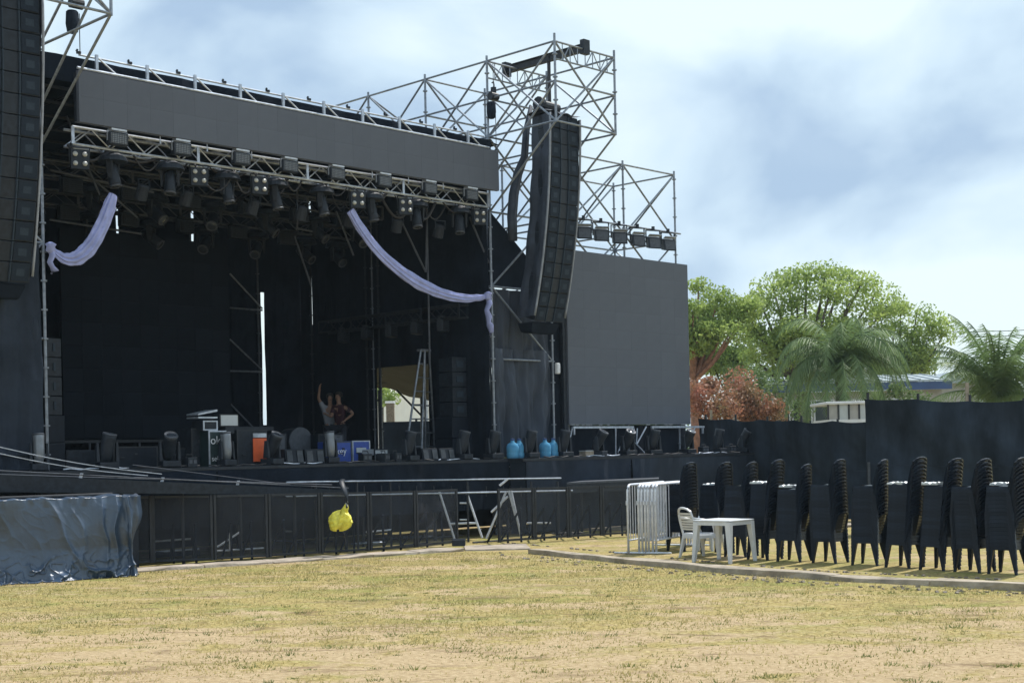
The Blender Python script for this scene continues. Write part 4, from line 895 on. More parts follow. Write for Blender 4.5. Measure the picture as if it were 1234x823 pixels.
# ------------------------------------------------------------------ in front of the stage: walkway frame, ramp, riser
th = T('walkway_frame', 'low steel walkway frame with pale top rails behind the barrier gap', 'frame', tuple(G(565, 650)), 'world')
def wp(px, py, Y): return tuple(AT(px, py, Y))
for a, b, Ya, Yb, r in (((345, 581), (676, 576), 27.3, 30.9, .016), ((340, 598), (690, 591), 27.3, 30.9, .018)):
    th.tube('rail', wp(*a, Ya), wp(*b, Yb), r, 'alu')
for a, b in (((529, 591), (548, 650)), ((562.5, 594), (581, 648)), ((609.5, 593), (586, 649)), ((616, 591), (629, 652)), ((612, 577), (602, 585)), ((613, 591), (621, 621)), ((541, 631), (574, 630)), ((592, 617), (612, 598))):
    th.tube('brace', wp(*a, 29.7), wp(*b, 29.7), .024, 'whitem')
for px in (563, 430, 470, 380, 640, 672):
    yy = 27.3 + (px - 345) / 331 * 3.6; th.tube('leg', wp(px, 580, yy), (wp(px, 580, yy)[0], yy, 0), .024, 'steel')
for a, b in (((554, 606), (564, 606)), ((554, 626), (564, 626)), ((441, 641), (474, 638)), ((635, 630), (664, 630)), ((340, 640), (352, 640))): th.tube('rung', wp(*a, 28.6 if a[0] < 500 else 30), wp(*b, 28.6 if a[0] < 500 else 30), .018, 'whitem')
for k, px in enumerate(range(355, 670, 21)):
    p = AT(px, 597, 27.3 + (px - 345) / 331 * 3.6 + .1); th.part('stay', MB().tube((p.x, p.y, p.z + .2), (p.x, p.y, p.z - .02), .01, 5), 'steel')
th = T('access_ramp', 'dark sloping ramp beam with pale rail along the left stage front', 'ramp', tuple(AT(150, 590, 24.5)), 'world')
P0, P1 = AT(-20, 566, 22.4), AT(420, 588, 27.2)
th.tube('rail', tuple(P0), tuple(P1), .010, 'alud')
Q0, Q1 = AT(-20, 563, 22.6), AT(560, 576, 27.9); th.tube('rail', tuple(AT(-20, 571, 22.6)), tuple(AT(400, 584, 26.9)), .010, 'alud')
th.tube('rail', tuple(AT(160, 560, 24.8)), tuple(AT(350, 584, 26.4)), .007, 'alud')
d = (P1 - P0)
th.part('side_beam', MB().hexa([P0 + Vector((0, 0, -.35)), P1 + Vector((0, 0, -.14)), P1 + Vector((-.3, .5, -.14)), P0 + Vector((-.3, .5, -.35)), P0 + Vector((0, 0, -.06)), P1 + Vector((0, 0, -.04)), P1 + Vector((-.3, .5, -.04)), P0 + Vector((-.3, .5, -.06))]), 'black')
for px, py in ((97, 570), (195, 575), (286, 579)):
    p = AT(px, py, np.interp(px, [0, 420], [22.5, 27.1])); th.part('bracket', MB().hexa([p + Vector(q) for q in ((-.06, -.03, -.22), (-.01, -.03, -.22), (-.01, 0, -.22), (-.06, 0, -.22), (0, -.03, 0), (.05, -.03, 0), (.05, 0, 0), (0, 0, 0))]), 'alu')
for k in range(7): p = P0.lerp(P1, k / 6); th.tube('leg', (p.x - .1, p.y + .3, 0), (p.x - .1, p.y + .3, p.z - .2), .03, 'steel')
for i, (a, b) in enumerate((((-20, 534), (195, 571)), ((-20, 542), (178, 573)))):
    p, q = AT(*a, 22), AT(*b, 24.6); o = mkobj('guy_wire', MB().path([p.lerp(q, t / 8) - Vector((0, 0, .06 * math.sin(math.pi * t / 8))) for t in range(9)], .008, 5), 'alu'); tag(o, '%s of two thin taut cables crossing in front of the left stage edge' % ('upper', 'lower')[i], 'cable')
th = T('riser', 'flat dark riser with pale worn top left of white barriers', 'riser', tuple(AT(740, 600, 32)), 'world')
A_, B_, C_, D_ = AT(683, 581, 31.2), AT(794, 577.5, 33.2), AT(794, 572, 34.6), AT(700, 573.5, 32.6); zz = B_.z
def pl(v, z): return (v.x, v.y, z)
th.part('top', MB().hexa([pl(A_, zz - .02), pl(B_, zz - .02), pl(C_, zz - .02), pl(D_, zz - .02), pl(A_, zz + .02), pl(B_, zz + .02), pl(C_, zz + .02), pl(D_, zz + .02)]), 'alud')
th.part('side', MB().hexa([pl(A_, zz - .22), pl(B_, zz - .22), pl(C_, zz - .22), pl(D_, zz - .22), pl(A_, zz - .025), pl(B_, zz - .025), pl(C_, zz - .025), pl(D_, zz - .025)]), 'black')
for v in (A_, B_, C_, D_): th.tube('leg', (v.x, v.y, 0), (v.x, v.y, zz - .2), .03, 'steel')
# low bench behind left barriers
th = T('bench_frame', 'thin pale frame lying behind the leftmost mesh barrier', 'frame', tuple(G(220, 672)), 'world')
for a, b in (((186, 652), (230, 649)), ((186, 665), (240, 661)), ((262, 659), (289, 641)), ((277, 635), (277, 661)), ((258, 664), (318, 660))): th.tube('tube', wp(*a, 26), wp(*b, 26.2), .018, 'whitem')
th.part('log', MB().tube(wp(188, 668, 26), wp(240, 664, 26.4), .06, 8), 'black')
for i, (px, py) in enumerate(((375, 656), (352, 655), (465, 652), (505, 650), (535, 650), (440, 658), (680, 646))):
    g = G(px, py); o = mkobj('cable_heap', MB().path([(.35 * math.cos(t * .9 + i) * (1 + .3 * math.sin(t)), .2 * math.sin(t * 1.1), .03 + .05 * abs(math.sin(t * .5))) for t in range(16)], .016, 5), 'alu' if i % 2 else 'rope', smooth=True)
    o.location = g; tag(o, 'tangle of cable on the grass behind the barriers, %s' % ordl(i, 7), 'cable', 'cable tangles behind barriers') if i not in (0, 1, 2) else tag(o, 'tangle of cable on the grass behind the barriers, %s' % ('near the yellow bag', 'left of the yellow bag', 'right of the yellow bag')[i], 'cable', 'cable tangles behind barriers')
# ------------------------------------------------------------------ mesh barriers
bp = [(112, 688), (184, 682), (258, 678.7), (324, 675), (387, 670.6), (446, 667), (502, 663), (552, 657)], [(600.6, 657), (644.4, 653.5), (686, 651), (726, 648.5), (764, 646), (800, 644)]
cnt = 0
for run in bp:
    for (a, b) in zip(run[:-1], run[1:]):
        A_, B_ = G(*a), G(*b); hA = np.interp(a[0], [184, 552, 800], [1.24, 1.15, 1.10]); hB = np.interp(b[0], [184, 552, 800], [1.24, 1.15, 1.10])
        cnt += 1
        th = T('mesh_barrier', 'dark framed crowd barrier with see-through black mesh, %s' % (ORD[cnt - 1] + ' from the left'), 'barrier', tuple(A_), 'world', 'dark mesh barriers before the stage')
        t = (B_ - A_); L = t.length; t.normalize(); nn = Vector((-t.y, t.x, 0)); A2 = A_ + t * .03; B2 = B_ - t * .03; Z = Vector((0, 0, 1))
        def bar(name, p, q, w_=.045):
            x = (q - p).normalized(); y = nn; z_ = x.cross(y); v = []
            for e in (p, q): v += [e - y * w_ / 2 - z_ * w_ / 2, e + y * w_ / 2 - z_ * w_ / 2, e + y * w_ / 2 + z_ * w_ / 2, e - y * w_ / 2 + z_ * w_ / 2]
            th.part(name, MB().hexa(v), 'steel')
        bar('post', A2 + Z * .06, A2 + Z * hA, .045); bar('post', B2 + Z * .06, B2 + Z * hB, .045)
        bar('top_rail', A2 + t * .037 + Z * (hA - .022), B2 - t * .037 + Z * (hB - .022), .04); bar('bottom_rail', A2 + t * .037 + Z * .09, B2 - t * .037 + Z * .09, .04)
        th.part('mesh_panel', MB().grid(lambda u, v: tuple(A2.lerp(B2, .02 + .96 * u) + nn * (.012 * smoothn(u * 3, v * 3, cnt)) + Z * (.1 + (hA - .14 + (hB - hA) * u) * v)), 10, 8), 'mesh')
        for f in (.35, .72):
            p = A_.lerp(B_, f); th.tube('back_stay', tuple(p + nn * .10 + Z * .72), tuple(p + nn * .75 + Z * .02), .022, 'cloth')
            th.tube('back_post', tuple(p + nn * .10 + Z * .02), tuple(p + nn * .12 + Z * .72), .022, 'cloth')
        th.part('foot_plate', MB().hexa([A_ + nn * .04 + Z * .052, B_ + nn * .04 + Z * .052, B_ + nn * 1.0 + Z * .012, A_ + nn * 1.0 + Z * .012, A_ + nn * .04 + Z * .062, B_ + nn * .04 + Z * .062, B_ + nn * 1.0 + Z * .02, A_ + nn * 1.0 + Z * .02]) if False else MB().tube(tuple(A_ + nn * .8 + Z * .03), tuple(B_ + nn * .8 + Z * .03), .02, 6), 'steel')
g = G(553, 661); th = T('rubber_block', 'small dark block at the right foot of the left barrier run', 'block', tuple(g), 'world')
th.part('block', MB().box((g.x, g.y, .12), (.26, .22, .13)), 'black', bevel=.02); th.part('strap', MB().box((g.x, g.y, .19), (.28, .05, .02)), 'steel')
# ------------------------------------------------------------------ tarpaulin at left
def tarp():
    A_, B_ = G(-30, 706), G(169, 691.5); t = B_ - A_; L = t.length; t.normalize(); nn = Vector((t.y, -t.x, 0))   # towards viewer
    H = 1.34; nu, nv = 340, 170
    from mathutils import noise as NZ
    FOLDS = [(L * a, L * b, c, d, e, f) for a, b, c, d, e, f in ((.42, .62, .12, .95, .055, .05), (.55, .70, .3, .9, .03, .04), (.74, .76, .05, .98, .07, .05), (.83, .80, 0, 1, .10, .06), (.90, .93, .0, .98, .06, .04), (.30, .40, .1, .6, .03, .05), (.12, .30, .4, .98, .025, .04), (.5, .38, .0, .35, .04, .04), (.66, .6, 0, .4, .05, .05))]
    def rid(x, y, sd): return 1 - abs(NZ.noise(Vector((x, y, sd)))) * 2.2
    def fn(u, v):
        x = u * L; zz = H * v
        w1 = NZ.noise(Vector((x * .7, zz * .8, 2))) * .16
        # long soft pleats falling from the top, sharper creases near ground
        pl_ = .015 * rid(x * 1.6 + .4 * zz, zz * .3, 5) ** 2
        for (xt, xb, v0, v1, am, wd) in FOLDS:
            xc = xb + (xt - xb) * v + .03 * math.sin(v * 11 + xt * 5); e_ = max(0, min(1, (v - v0) / .15)) * max(0, min(1, (v1 - v) / .15)); dx_ = (x - xc) / wd
            pl_ += am * e_ * math.exp(-abs(dx_) ** 1.35)
        cr = .13 * rid(x * 2.3 + zz, zz * 3.0 - x, 13) ** 4 * max(0, 1 - v * 3.0) + .05 * rid(x * 6, zz * 7, 17) ** 4 * max(0, 1 - v * 2.6)
        fine = .006 * rid(x * 4 + zz * 2, zz * 3, 21) ** 5 + .0015 * NZ.noise(Vector((x * 22, zz * 18, 3)))
        bulge = .34 * max(0, 1 - v * 2.6) ** 1.6 * (.75 + .5 * NZ.noise(Vector((x * .9, 0, 7))))
        tp = .07 * max(0, (v - .86) / .14) * (NZ.noise(Vector((x * 5, 0, 1))) + .6 * NZ.noise(Vector((x * 12, zz * 3, 1))))
        over = max(0, v - .965) / .035
        p = A_ + t * (x + .03 * NZ.noise(Vector((x, zz * 3, 4)))) + nn * (.06 + w1 + pl_ + cr + fine + bulge + tp - .18 * over)
        if u > .90:
            q = (u - .90) / .10; p += -nn * (.55 * q ** 1.6) * (1 - .5 * v) + nn * .10 * math.sin(q * 9 + zz * 1.5) * (1 - q) + t * (.16 * v * v - .06 * math.sin(zz * 5)) * q
        z = zz - (.02 if over else 0) + (.025 * NZ.noise(Vector((x * 2.5, 0, 11))) + .012 * NZ.noise(Vector((x * 9, 0, 11)))) * v
        if v < .07: z = .012 + .07 * max(0, rid(x * 3.2, 0, 31)) ** 3 * (v / .07)
        return (p.x, p.y, max(z, .008))
    mb = MB().grid(fn, nu, nv); base = A_.lerp(B_, .5)
    mb.v = [(x - base.x, y - base.y, z) for x, y, z in mb.v]; o = mkobj('tarpaulin', mb, 'tarp', smooth=True); o.location = (base.x, base.y, 0)
    tag(o, 'crumpled shiny blue grey tarpaulin draped over a barrier at far left', 'tarpaulin')
    th = T('covered_barrier', 'dark steel barrier standing under the blue grey tarpaulin', 'barrier', tuple(A_), 'world')
    for k in range(4):
        p = A_ + t * (.4 + k * (L - .9) / 3) - nn * .12; th.tube('post', (p.x, p.y, 0), (p.x, p.y, 1.32), .03, 'steel')
    p, q = A_ - nn * .12 + t * .2, B_ - nn * .12 - t * .4; th.tube('rail', (p.x, p.y, 1.33), (q.x, q.y, 1.33), .025, 'steel')
    a, b = AT(50, 591, 23.3), AT(166, 592, 24.6); th2 = T('dark_trunk', 'long flat dark box rising just behind the tarpaulin', 'box', (a.x, a.y, 0), 'world')
    v = [Vector((a.x, a.y, 0)), Vector((b.x, b.y, 0)), Vector((b.x - .3, b.y + .5, 0)), Vector((a.x - .3, a.y + .5, 0))]
    th2.part('box', MB().hexa(v + [p + Vector((0, 0, a.z)) for p in v]), 'black', bevel=.01); th2.part('lid_edge', MB().tube((a.x, a.y - .02, a.z), (b.x, b.y - .02, a.z), .015), 'alud')
tarp()
# ------------------------------------------------------------------ yellow bag
def bag():
    c = AT(410, 627, 26.0); th = T('yellow_bag', 'yellow plastic bag hanging on a black strap over the mesh barrier', 'bag', tuple(c), 'world')
    mb = MB()
    def fn(u, v):
        a = u * 2 * math.pi; ph = (v - .5) * math.pi; r = .21 * math.cos(ph) ** .7 if 0 < v < 1 else 0.001
        q_ = Vector((math.cos(a) * 2.2, math.sin(a) * 2.2, v * 5)); from mathutils import noise as NZ
        r *= 1 + .10 * math.sin(3 * a + v * 5) + .30 * (.5 - abs(NZ.noise(q_ * 1.3))) - .22 * abs(NZ.noise(q_ * 2.9)) + .05 * NZ.noise(q_ * 7)
        x = r * 1.0 * math.cos(a) * (1.0 - .1 * v); y = r * .6 * math.sin(a); z = .17 * math.sin(ph) + .03 * math.sin(4 * a)
        x -= .07 * (.5 - v) * (1 if math.cos(a) < 0 else .3) * 2
        return (c.x + x, c.y + y, c.z + z)
    th.part('sack', mb.grid(fn, 64, 40), 'yellow', smooth=True)
    tp = AT(417, 611, 26); th.part('neck', MB().path([AT(414, 618, 26), AT(417, 611, 26), AT(418, 606, 26)], [.08, .05, .02], 8), 'yellow', smooth=True)
    th.part('strap', MB().path([AT(418, 612, 25.98), AT(418, 600, 25.98), AT(415, 590, 25.98), AT(411, 581, 26.1), AT(413, 578, 26.3)], [.05, .06, .06, .06, .05], 8, .4), 'black', smooth=True)
    th.part('buckle', MB().path([AT(418.5, 610, 25.95), AT(417, 606, 25.94), AT(419, 604, 25.95)], .018, 6), 'alu')
    th.part('loose_cord', MB().path([AT(411, 638, 26), AT(415, 643, 26), AT(417, 655, 26.1)], .008, 5), 'rope')
bag()
# ------------------------------------------------------------------ white barriers
def white_barrier():
    th = T('white_barrier', '', 'barrier', frame='own'); L, H, r = 2.1, 1.24, .022; c = .14
    pts = [(0, 0, .02), (0, 0, H - c)] + [(c - c * math.cos(a), 0, H - c + c * math.sin(a)) for a in (.4, .8, 1.2, 1.57)] + [(L - c, 0, H)] + [(L - c + c * math.sin(a), 0, H - c + c * math.cos(a)) for a in (.4, .8, 1.2, 1.57)] + [(L, 0, .02)]
    th.part('frame', MB().path(pts, r, 8), 'whitem', smooth=True)
    th.part('bottom_rail', MB().tube((0, 0, .24), (L, 0, .24), .016), 'whitem')
    for i in range(15): th.part('bar', MB().tube((.13 + i * (L - .2) / 14.5, 0, .24), (.13 + i * (L - .2) / 14.5, 0, H), .009, 6), 'whitem')
    for x in (0.02, L - .02): th.part('foot', MB().tube((x, -.28, .02), (x, .28, .02), .016), 'whitem')
    th.part('hook', MB().tube((-.06, 0, H - .3), (0, 0, H - .3), .012).tube((-.06, 0, H - .36), (-.06, 0, H - .28), .012), 'whitem')
    return th
wb = Rep(white_barrier(), 'white crowd barriers leaning together')
xs = [757.5, 770.5, 774.5, 778.5, 782, 787, 791]
for i, x in enumerate(xs):
    wb.put(G(x, 667.3), math.atan2(.88, .47) + (.05 if i == 0 else 0), 'white tubular crowd barrier in the nested row, %s' % ordl(i, 7))
g = G(806, 652); th = T('plastic_film', 'crumpled clear plastic film bunched in the white barriers', 'plastic film', (g.x, g.y, .25), 'world')
for k in range(5): th.part('fold', MB().grid(lambda u, v: (g.x - .3 + .15 * k + .28 * u + .03 * math.sin(v * 9 + k), g.y - .35 + .05 * math.sin(u * 12 + v * 7 + k), .25 + .03 * k + .22 * v + .03 * math.sin(u * 9 + k)), 9, 7), 'clear')
# ------------------------------------------------------------------ table and chairs
def table():
    g = G(877, 679.5); cx, cy = g.x + .02, g.y + .48; th = T('plastic_table', 'square white plastic table standing in front of the black chair stacks', 'table', frame='own')
    S = .36; H = .70
    th.part('tabletop', MB().box((0, 0, H - .012), (2 * S, 2 * S, .024)), 'white', bevel=.01)
    ap = MB()
    for q in range(4):
        a = q * math.pi / 2; ap.box((math.cos(a) * (S - .02), math.sin(a) * (S - .02), H - .055), (.015, 2 * S - .12, .06), a)
    th.part('apron', ap, 'white')
    for sx in (-1, 1):
        for sy in (-1, 1):
            X, Y = sx * (S - .05), sy * (S - .05); o_ = .05
            def ring(cx_, cy_, w_, z): return [(cx_ - w_, cy_ - w_, z), (cx_ + w_, cy_ - w_, z), (cx_ + w_, cy_ + w_, z), (cx_ - w_, cy_ + w_, z)]
            th.part('leg', MB().hexa(ring(X + sx * o_, Y + sy * o_, .026, 0) + ring(X, Y, .05, H - .03)), 'white', bevel=.008)
    th.e.location = (cx, cy, 0); th.e.rotation_euler.z = R(47)
table()
def chair_geo(th, m, arms, sw=.38, sdp=.33, sh=.43, H=.82, rec=.10, tp=.16):
    # faces +y
    def seat(u, v):
        x = (u - .5) * sw * (1 - .06 * (1 - v)); y = -sdp / 2 + sdp * v; z = sh - .018 * math.cos((u - .5) * math.pi) * (1 - abs(v - .5)) - (.02 * max(0, v - .85) / .15)
        return (x, y, z)
    mb = MB().grid(seat, 8, 8); e = [(-sw * .47, -sdp / 2), (sw * .47, -sdp / 2), (sw / 2, sdp / 2), (-sw / 2, sdp / 2)]
    for i in range(4):
        (x0, y0), (x1, y1) = e[i], e[(i + 1) % 4]; nx, ny = (y1 - y0), -(x1 - x0); l = math.hypot(nx, ny); nx, ny = nx / l, ny / l
        mb.add([(x0, y0, sh), (x1, y1, sh), (x1 + nx * .015, y1 + ny * .015, sh - .035), (x0 + nx * .015, y0 + ny * .015, sh - .035), (x1 + nx * .02, y1 + ny * .02, sh - .085), (x0 + nx * .02, y0 + ny * .02, sh - .085)], [(0, 1, 2, 3), (3, 2, 4, 5)])
    th.part('seat', mb, m, smooth=False)
    # backrest frame: arch with slats
    yb = -sdp / 2
    def bk(u, z, off=0):
        w_ = sw * .47 * (1 - tp * max(0, (z - .62) / (H - .62)) ** 2.2); return Vector(((u) * w_, yb - rec * (z - sh) / (H - sh) - off + .035 * (1 - u * u) * -1, z))
    arch = [bk(-1, sh - .05)] + [bk(-1, sh + (H - .06 - sh) * k / 5) for k in range(6)] + [bk(-.75, H - .02), bk(-.4, H - .004), bk(0, H), bk(.4, H - .004), bk(.75, H - .02)] + [bk(1, sh + (H - .06 - sh) * k / 5) for k in range(5, -1, -1)] + [bk(1, sh - .05)]
    b = MB().path(arch, .021, 5, 1.0)
    for k in range(7):
        z0 = sh + .06 + k * .044; b.add([bk(-.95, z0), bk(0, z0), bk(.95, z0), bk(.95, z0 + .034), bk(0, z0 + .034), bk(-.95, z0 + .034)], [(0, 1, 4, 5), (1, 2, 3, 4)])
    th.part('backrest', b, m, smooth=False)
    for sx in (-1, 1):
        for sy in (-1, 1):
            X, Y = sx * (sw / 2 - .03), sy * (sdp / 2 - .03); ox, oy = sx * .035, sy * (.05 if sy > 0 else .09)
            v = []
            for cx_, cy_, w_, z in ((X + ox, Y + oy, .017, 0), (X, Y, .032, sh - .03)): v += [(cx_ - w_, cy_ - w_, z), (cx_ + w_, cy_ - w_, z), (cx_ + w_, cy_ + w_, z), (cx_ - w_, cy_ + w_, z)]
            th.part('leg', MB().hexa(v), m)
    if arms:
        for sx in (-1, 1):
            a = MB().path([bk(sx, sh + .27), Vector((sx * (sw / 2 + .02), -.05, sh + .23)), Vector((sx * (sw / 2 + .02), .1, sh + .2)), Vector((sx * (sw / 2), sdp / 2 - .04, sh + .0))], [.02, .025, .025, .03], 6); th.part('armrest', a, m, smooth=True)
th = T('stacking_chair', '', 'chair', frame='own'); chair_geo(th, 'chair', False)
ch = Rep(th, 'black plastic chairs in stacks')
cpx = [826, 868, 897, 926, 962, 1006, 1054, 1097, 1140, 1183, 1224]; cpy = [664.5, 668, 671.5, 675, 677.5, 679.5, 682, 685, 688, 690.5, 693]
for i, (x, y) in enumerate(zip(cpx, cpy)):
    c = G(x, y) + Vector((-.017, .297, 0)); n = [15, 15, 15, 16, 15, 16, 16, 16, 16, 16, 16][i]
    n += [0, -1, 0, 1, 0, 0, -1, 0, 0, 1, 0][i] * 0; rz = AL + random.uniform(-.14, .14); lx, ly = random.uniform(-.004, .006), random.uniform(-.002, .003); pt = .055 + random.uniform(-.0015, .0015)
    for k in range(n):
        v = Matrix.Rotation(rz, 3, 'Z') @ Vector((lx * k, ly * k, 0))
        ch.put((c.x + v.x, c.y + v.y, pt * k), rz + random.uniform(-.012, .012), '%s black plastic chair from the top in the %s stack from the left' % (ORD[n - 1 - k], ORD[i]))
for i in (1, 3, 4, 7, 8, 10):  # pale sheets added to stand in for the bright highlight on top seats
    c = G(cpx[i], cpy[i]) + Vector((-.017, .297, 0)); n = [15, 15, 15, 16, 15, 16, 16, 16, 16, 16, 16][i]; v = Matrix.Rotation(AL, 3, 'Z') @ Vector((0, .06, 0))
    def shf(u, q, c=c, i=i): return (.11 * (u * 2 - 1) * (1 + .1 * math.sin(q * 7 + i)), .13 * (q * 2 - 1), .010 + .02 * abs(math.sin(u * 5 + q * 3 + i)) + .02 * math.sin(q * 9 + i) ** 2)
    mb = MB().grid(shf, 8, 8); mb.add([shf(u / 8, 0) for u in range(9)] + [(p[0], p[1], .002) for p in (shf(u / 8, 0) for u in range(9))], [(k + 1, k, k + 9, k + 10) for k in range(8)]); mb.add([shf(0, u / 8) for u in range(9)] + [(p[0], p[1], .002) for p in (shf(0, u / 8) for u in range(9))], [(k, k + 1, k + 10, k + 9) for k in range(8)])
    o = mkobj('seat_highlight', mb, 'screenl'); o.location = (c.x + v.x, c.y + v.y, .055 * (n - 1) + .435); o.rotation_euler.z = AL
    tag(o, 'added pale highlight on the top seat of the %s stack from the left' % ORD[i], 'plastic sheet', 'added highlights on top seats')
th = T('white_chair', 'white plastic chair with slatted back pulled up left of the white table', 'chair', frame='own'); chair_geo(th, 'white', True, .44, .42, .42, .86, .12, .3)
g = G(841, 673); th.e.location = (g.x + .08, g.y + .28, 0); th.e.rotation_euler.z = R(-62)
g = G(860, 664); th = T('plastic_stool', 'small white plastic stool half hidden between white chair and table', 'stool', frame='own')
th.part('seat', MB().box((0, 0, .42), (.34, .34, .03)), 'white', bevel=.012)
for sx in (-1, 1):
    for sy in (-1, 1): th.part('leg', MB().hexa([(sx * .17 + a, sy * .17 + b, 0) for a, b in ((-.018, -.018), (.018, -.018), (.018, .018), (-.018, .018))] + [(sx * .13 + a, sy * .13 + b, .41) for a, b in ((-.025, -.025), (.025, -.025), (.025, .025), (-.025, .025))]), 'white')
    th.part('rail', MB().box((sx * .15, 0, .2), (.015, .28, .03)), 'white')
th.e.location = (g.x, g.y + .25, 0); th.e.rotation_euler.z = .7
# ------------------------------------------------------------------ right fences
def cloth_fence(label, a, b, Ya, Yb, pyA, pyB, posts, sag=.0):
    A_, B_ = AT(a, 500, Ya), AT(b, 500, Yb); zA, zB = AT(a, pyA, Ya).z, AT(b, pyB, Yb).z
    th = T('cloth_fence', label, 'fence', (A_.x, A_.y, 0), 'world'); t = Vector((B_.x - A_.x, B_.y - A_.y, 0)); L = t.length; t.normalize(); nn = Vector((t.y, -t.x, 0))
    def fn(u, v):
        zt = zA + (zB - zA) * u - sag * abs(math.sin(u * math.pi * posts)) + .015 * math.sin(u * L * 2.3)
        w_ = .05 * smoothn(u * L * .6 + v, v * 2.5, 3.3) * (.4 + v * (1 - v) * 2) + .03 * max(0, math.sin(u * L * 3.1 + 5 * v)) ** 4 + .04 * math.sin(u * L * 1.1 + 3 * math.sin(v * 2.2 + u * 3)) + .025 * math.sin(u * L * 2.9 - v * 5) + .05 * math.sin(math.pi * v) * math.sin(u * L * .7) + .012 * math.sin(u * L * 9 + v * 3)
        p = A_ + t * u * L + nn * (.05 + w_); return (p.x, p.y, .04 + (zt - .04) * v)
    th.part('shade_cloth', MB().grid(fn, 110, 24), 'fence', smooth=True)
    th.part('cloth_seam', MB().grid(lambda u, v: tuple(Vector(fn(u, .50 + .006 * v)) + nn * .006), 110, 1), 'bcloth')
    for k in range(posts + 1):
        p = A_ + t * L * k / posts; zt = zA + (zB - zA) * k / posts; p = p - nn * .16; th.tube('post', (p.x, p.y, 0), (p.x, p.y, zt + .03 + random.uniform(0, .12)), .03, 'steel')
cloth_fence('tall black shade cloth fence at far right behind chair stacks', 1044, 1300, 30, 28, 481, 484, 4, .03)
cloth_fence('lower black shade cloth fence behind the right end of the stage', 845, 1050, 40, 34, 504, 508, 5, .05)
g = AT(1047, 560, 29.9); o = mkobj('fence_post', MB().tube((0, 0, 0), (0, 0, 1.5), .03), 'alud'); o.location = (g.x, g.y, 0); tag(o, 'pale post at the left edge of tall black fence', 'post')
for k, px in enumerate((857, 1166)):
    o = mkobj('timber_stake', MB().box((0, 0, 1.5), (.07, .05, 3.0)), 'sandc'); g = AT(px, 500, 41 if k == 0 else 31); o.location = (g.x, g.y, 0)
    o.scale.z = AT(px, 494 if k == 0 else 461, g.y).z / 3.0; tag(o, ('thin pale stake showing above lower fence near side screen', 'thin pale stake showing above the tall fence before the palm')[k], 'stake')
th = T('back_paving', 'pale concrete strip on the ground behind the chair stacks', 'paving', tuple(G(1000, 640)), 'world')
a, b = G(600, 641), G(1250, 632); th.part('slab', MB().hexa([(a.x, a.y, -.02), (b.x, b.y, -.02), (b.x, b.y + .9, -.02), (a.x, a.y + .9, -.02), (a.x, a.y, .05), (b.x, b.y, .05), (b.x, b.y + .9, .05), (a.x, a.y + .9, .05)]), 'sandc')
# ------------------------------------------------------------------ kiosk, building, lamp, wires
def kiosk():
    Y = 44; a, b = AT(998, 500, Y), AT(1048, 500, Y); zt = AT(1020, 486, Y).z
    th = T('white_kiosk', 'small white cabin with framed windows showing above the lower fence', 'cabin', (a.x, Y, 0), 'world')
    th.part('wall', MB().b2((a.x, Y, 0), (b.x, Y + 2.2, zt - .5)), 'white'); th.part('roof', MB().b2((a.x - .08, Y - .08, zt - .03), (b.x + .08, Y + 2.3, zt + .06)), 'white', bevel=.02)
    w_ = (b.x - a.x)
    for k in range(5): th.part('window_post', MB().b2((a.x + w_ * k / 4 - .02, Y - .01, zt - .5), (a.x + w_ * k / 4 + .03, Y + .05, zt - .03)), 'steel')
    for k in range(4): th.part('window_pane', MB().b2((a.x + w_ * k / 4 + .035, Y + .02, zt - .5), (a.x + w_ * (k + 1) / 4 - .025, Y + .03, zt - .035)), 'screenl' if k % 2 else 'wall')
kiosk()
def building():
    Y = 62; a, b = AT(905, 470, Y), AT(1135, 470, Y); zr = AT(1000, 461, Y).z; ze = AT(1000, 472, Y).z
    th = T('long_building', 'long low building with grey roof and blue fascia behind the palms', 'building', (a.x, Y, 0), 'world')
    th.part('wall', MB().b2((a.x, Y, 0), (b.x, Y + 7, ze)), 'wall'); th.part('fascia', MB().b2((a.x - .3, Y - .5, ze), (b.x + .3, Y - .4, ze + .34)), 'bfas')
    rf = th.part('roof', MB().hexa([(a.x - .35, Y - .55, ze + .35), (b.x + .35, Y - .55, ze + .35), (b.x + .35, Y + 3.5, zr + .25), (a.x - .35, Y + 3.5, zr + .25), (a.x - .35, Y - .55, ze + .42), (b.x + .35, Y - .55, ze + .42), (b.x + .35, Y + 3.5, zr + .45), (a.x - .35, Y + 3.5, zr + .45)]), 'broof')
    for k in range(16):
        x = a.x + (b.x - a.x) * k / 15; th.part('roof_rib', MB().hexa([(x, Y - .56, ze + .42), (x + .05, Y - .56, ze + .42), (x + .05, Y + 3.5, zr + .45), (x, Y + 3.5, zr + .45), (x, Y - .56, ze + .46), (x + .05, Y - .56, ze + .46), (x + .05, Y + 3.5, zr + .49), (x, Y + 3.5, zr + .49)]), 'broof', rf)
    for k in range(7):
        x = a.x + .8 + k * (b.x - a.x - 1.6) / 7; f = th.part('window', MB().b2((x, Y - .05, ze - 1.5), (x + .9, Y + .02, ze - .35)), 'whitem'); th.part('pane', MB().b2((x + .06, Y - .06, ze - 1.44), (x + .84, Y - .052, ze - .41)), 'glassd', f)
    a, b = AT(1135, 470, 74), AT(1180, 470, 74); zt = AT(1150, 453, 74).z; z0 = AT(1150, 462, 74).z
    th = T('gabled_house', 'small house with dark gable roof beyond the long building', 'house', (a.x, 74, 0), 'world')
    th.part('wall', MB().b2((a.x, 74, 0), (b.x, 80, z0)), 'wall'); m_ = (a.x + b.x) / 2
    th.part('roof', MB().prism([(a.x - .3, z0), (b.x + .3, z0), (m_, zt + .3)], 73.7, 80.3), 'broof')
building()
a = AT(1127, 470, 72); t = AT(1127, 436, 72); e = AT(1137, 431, 72)
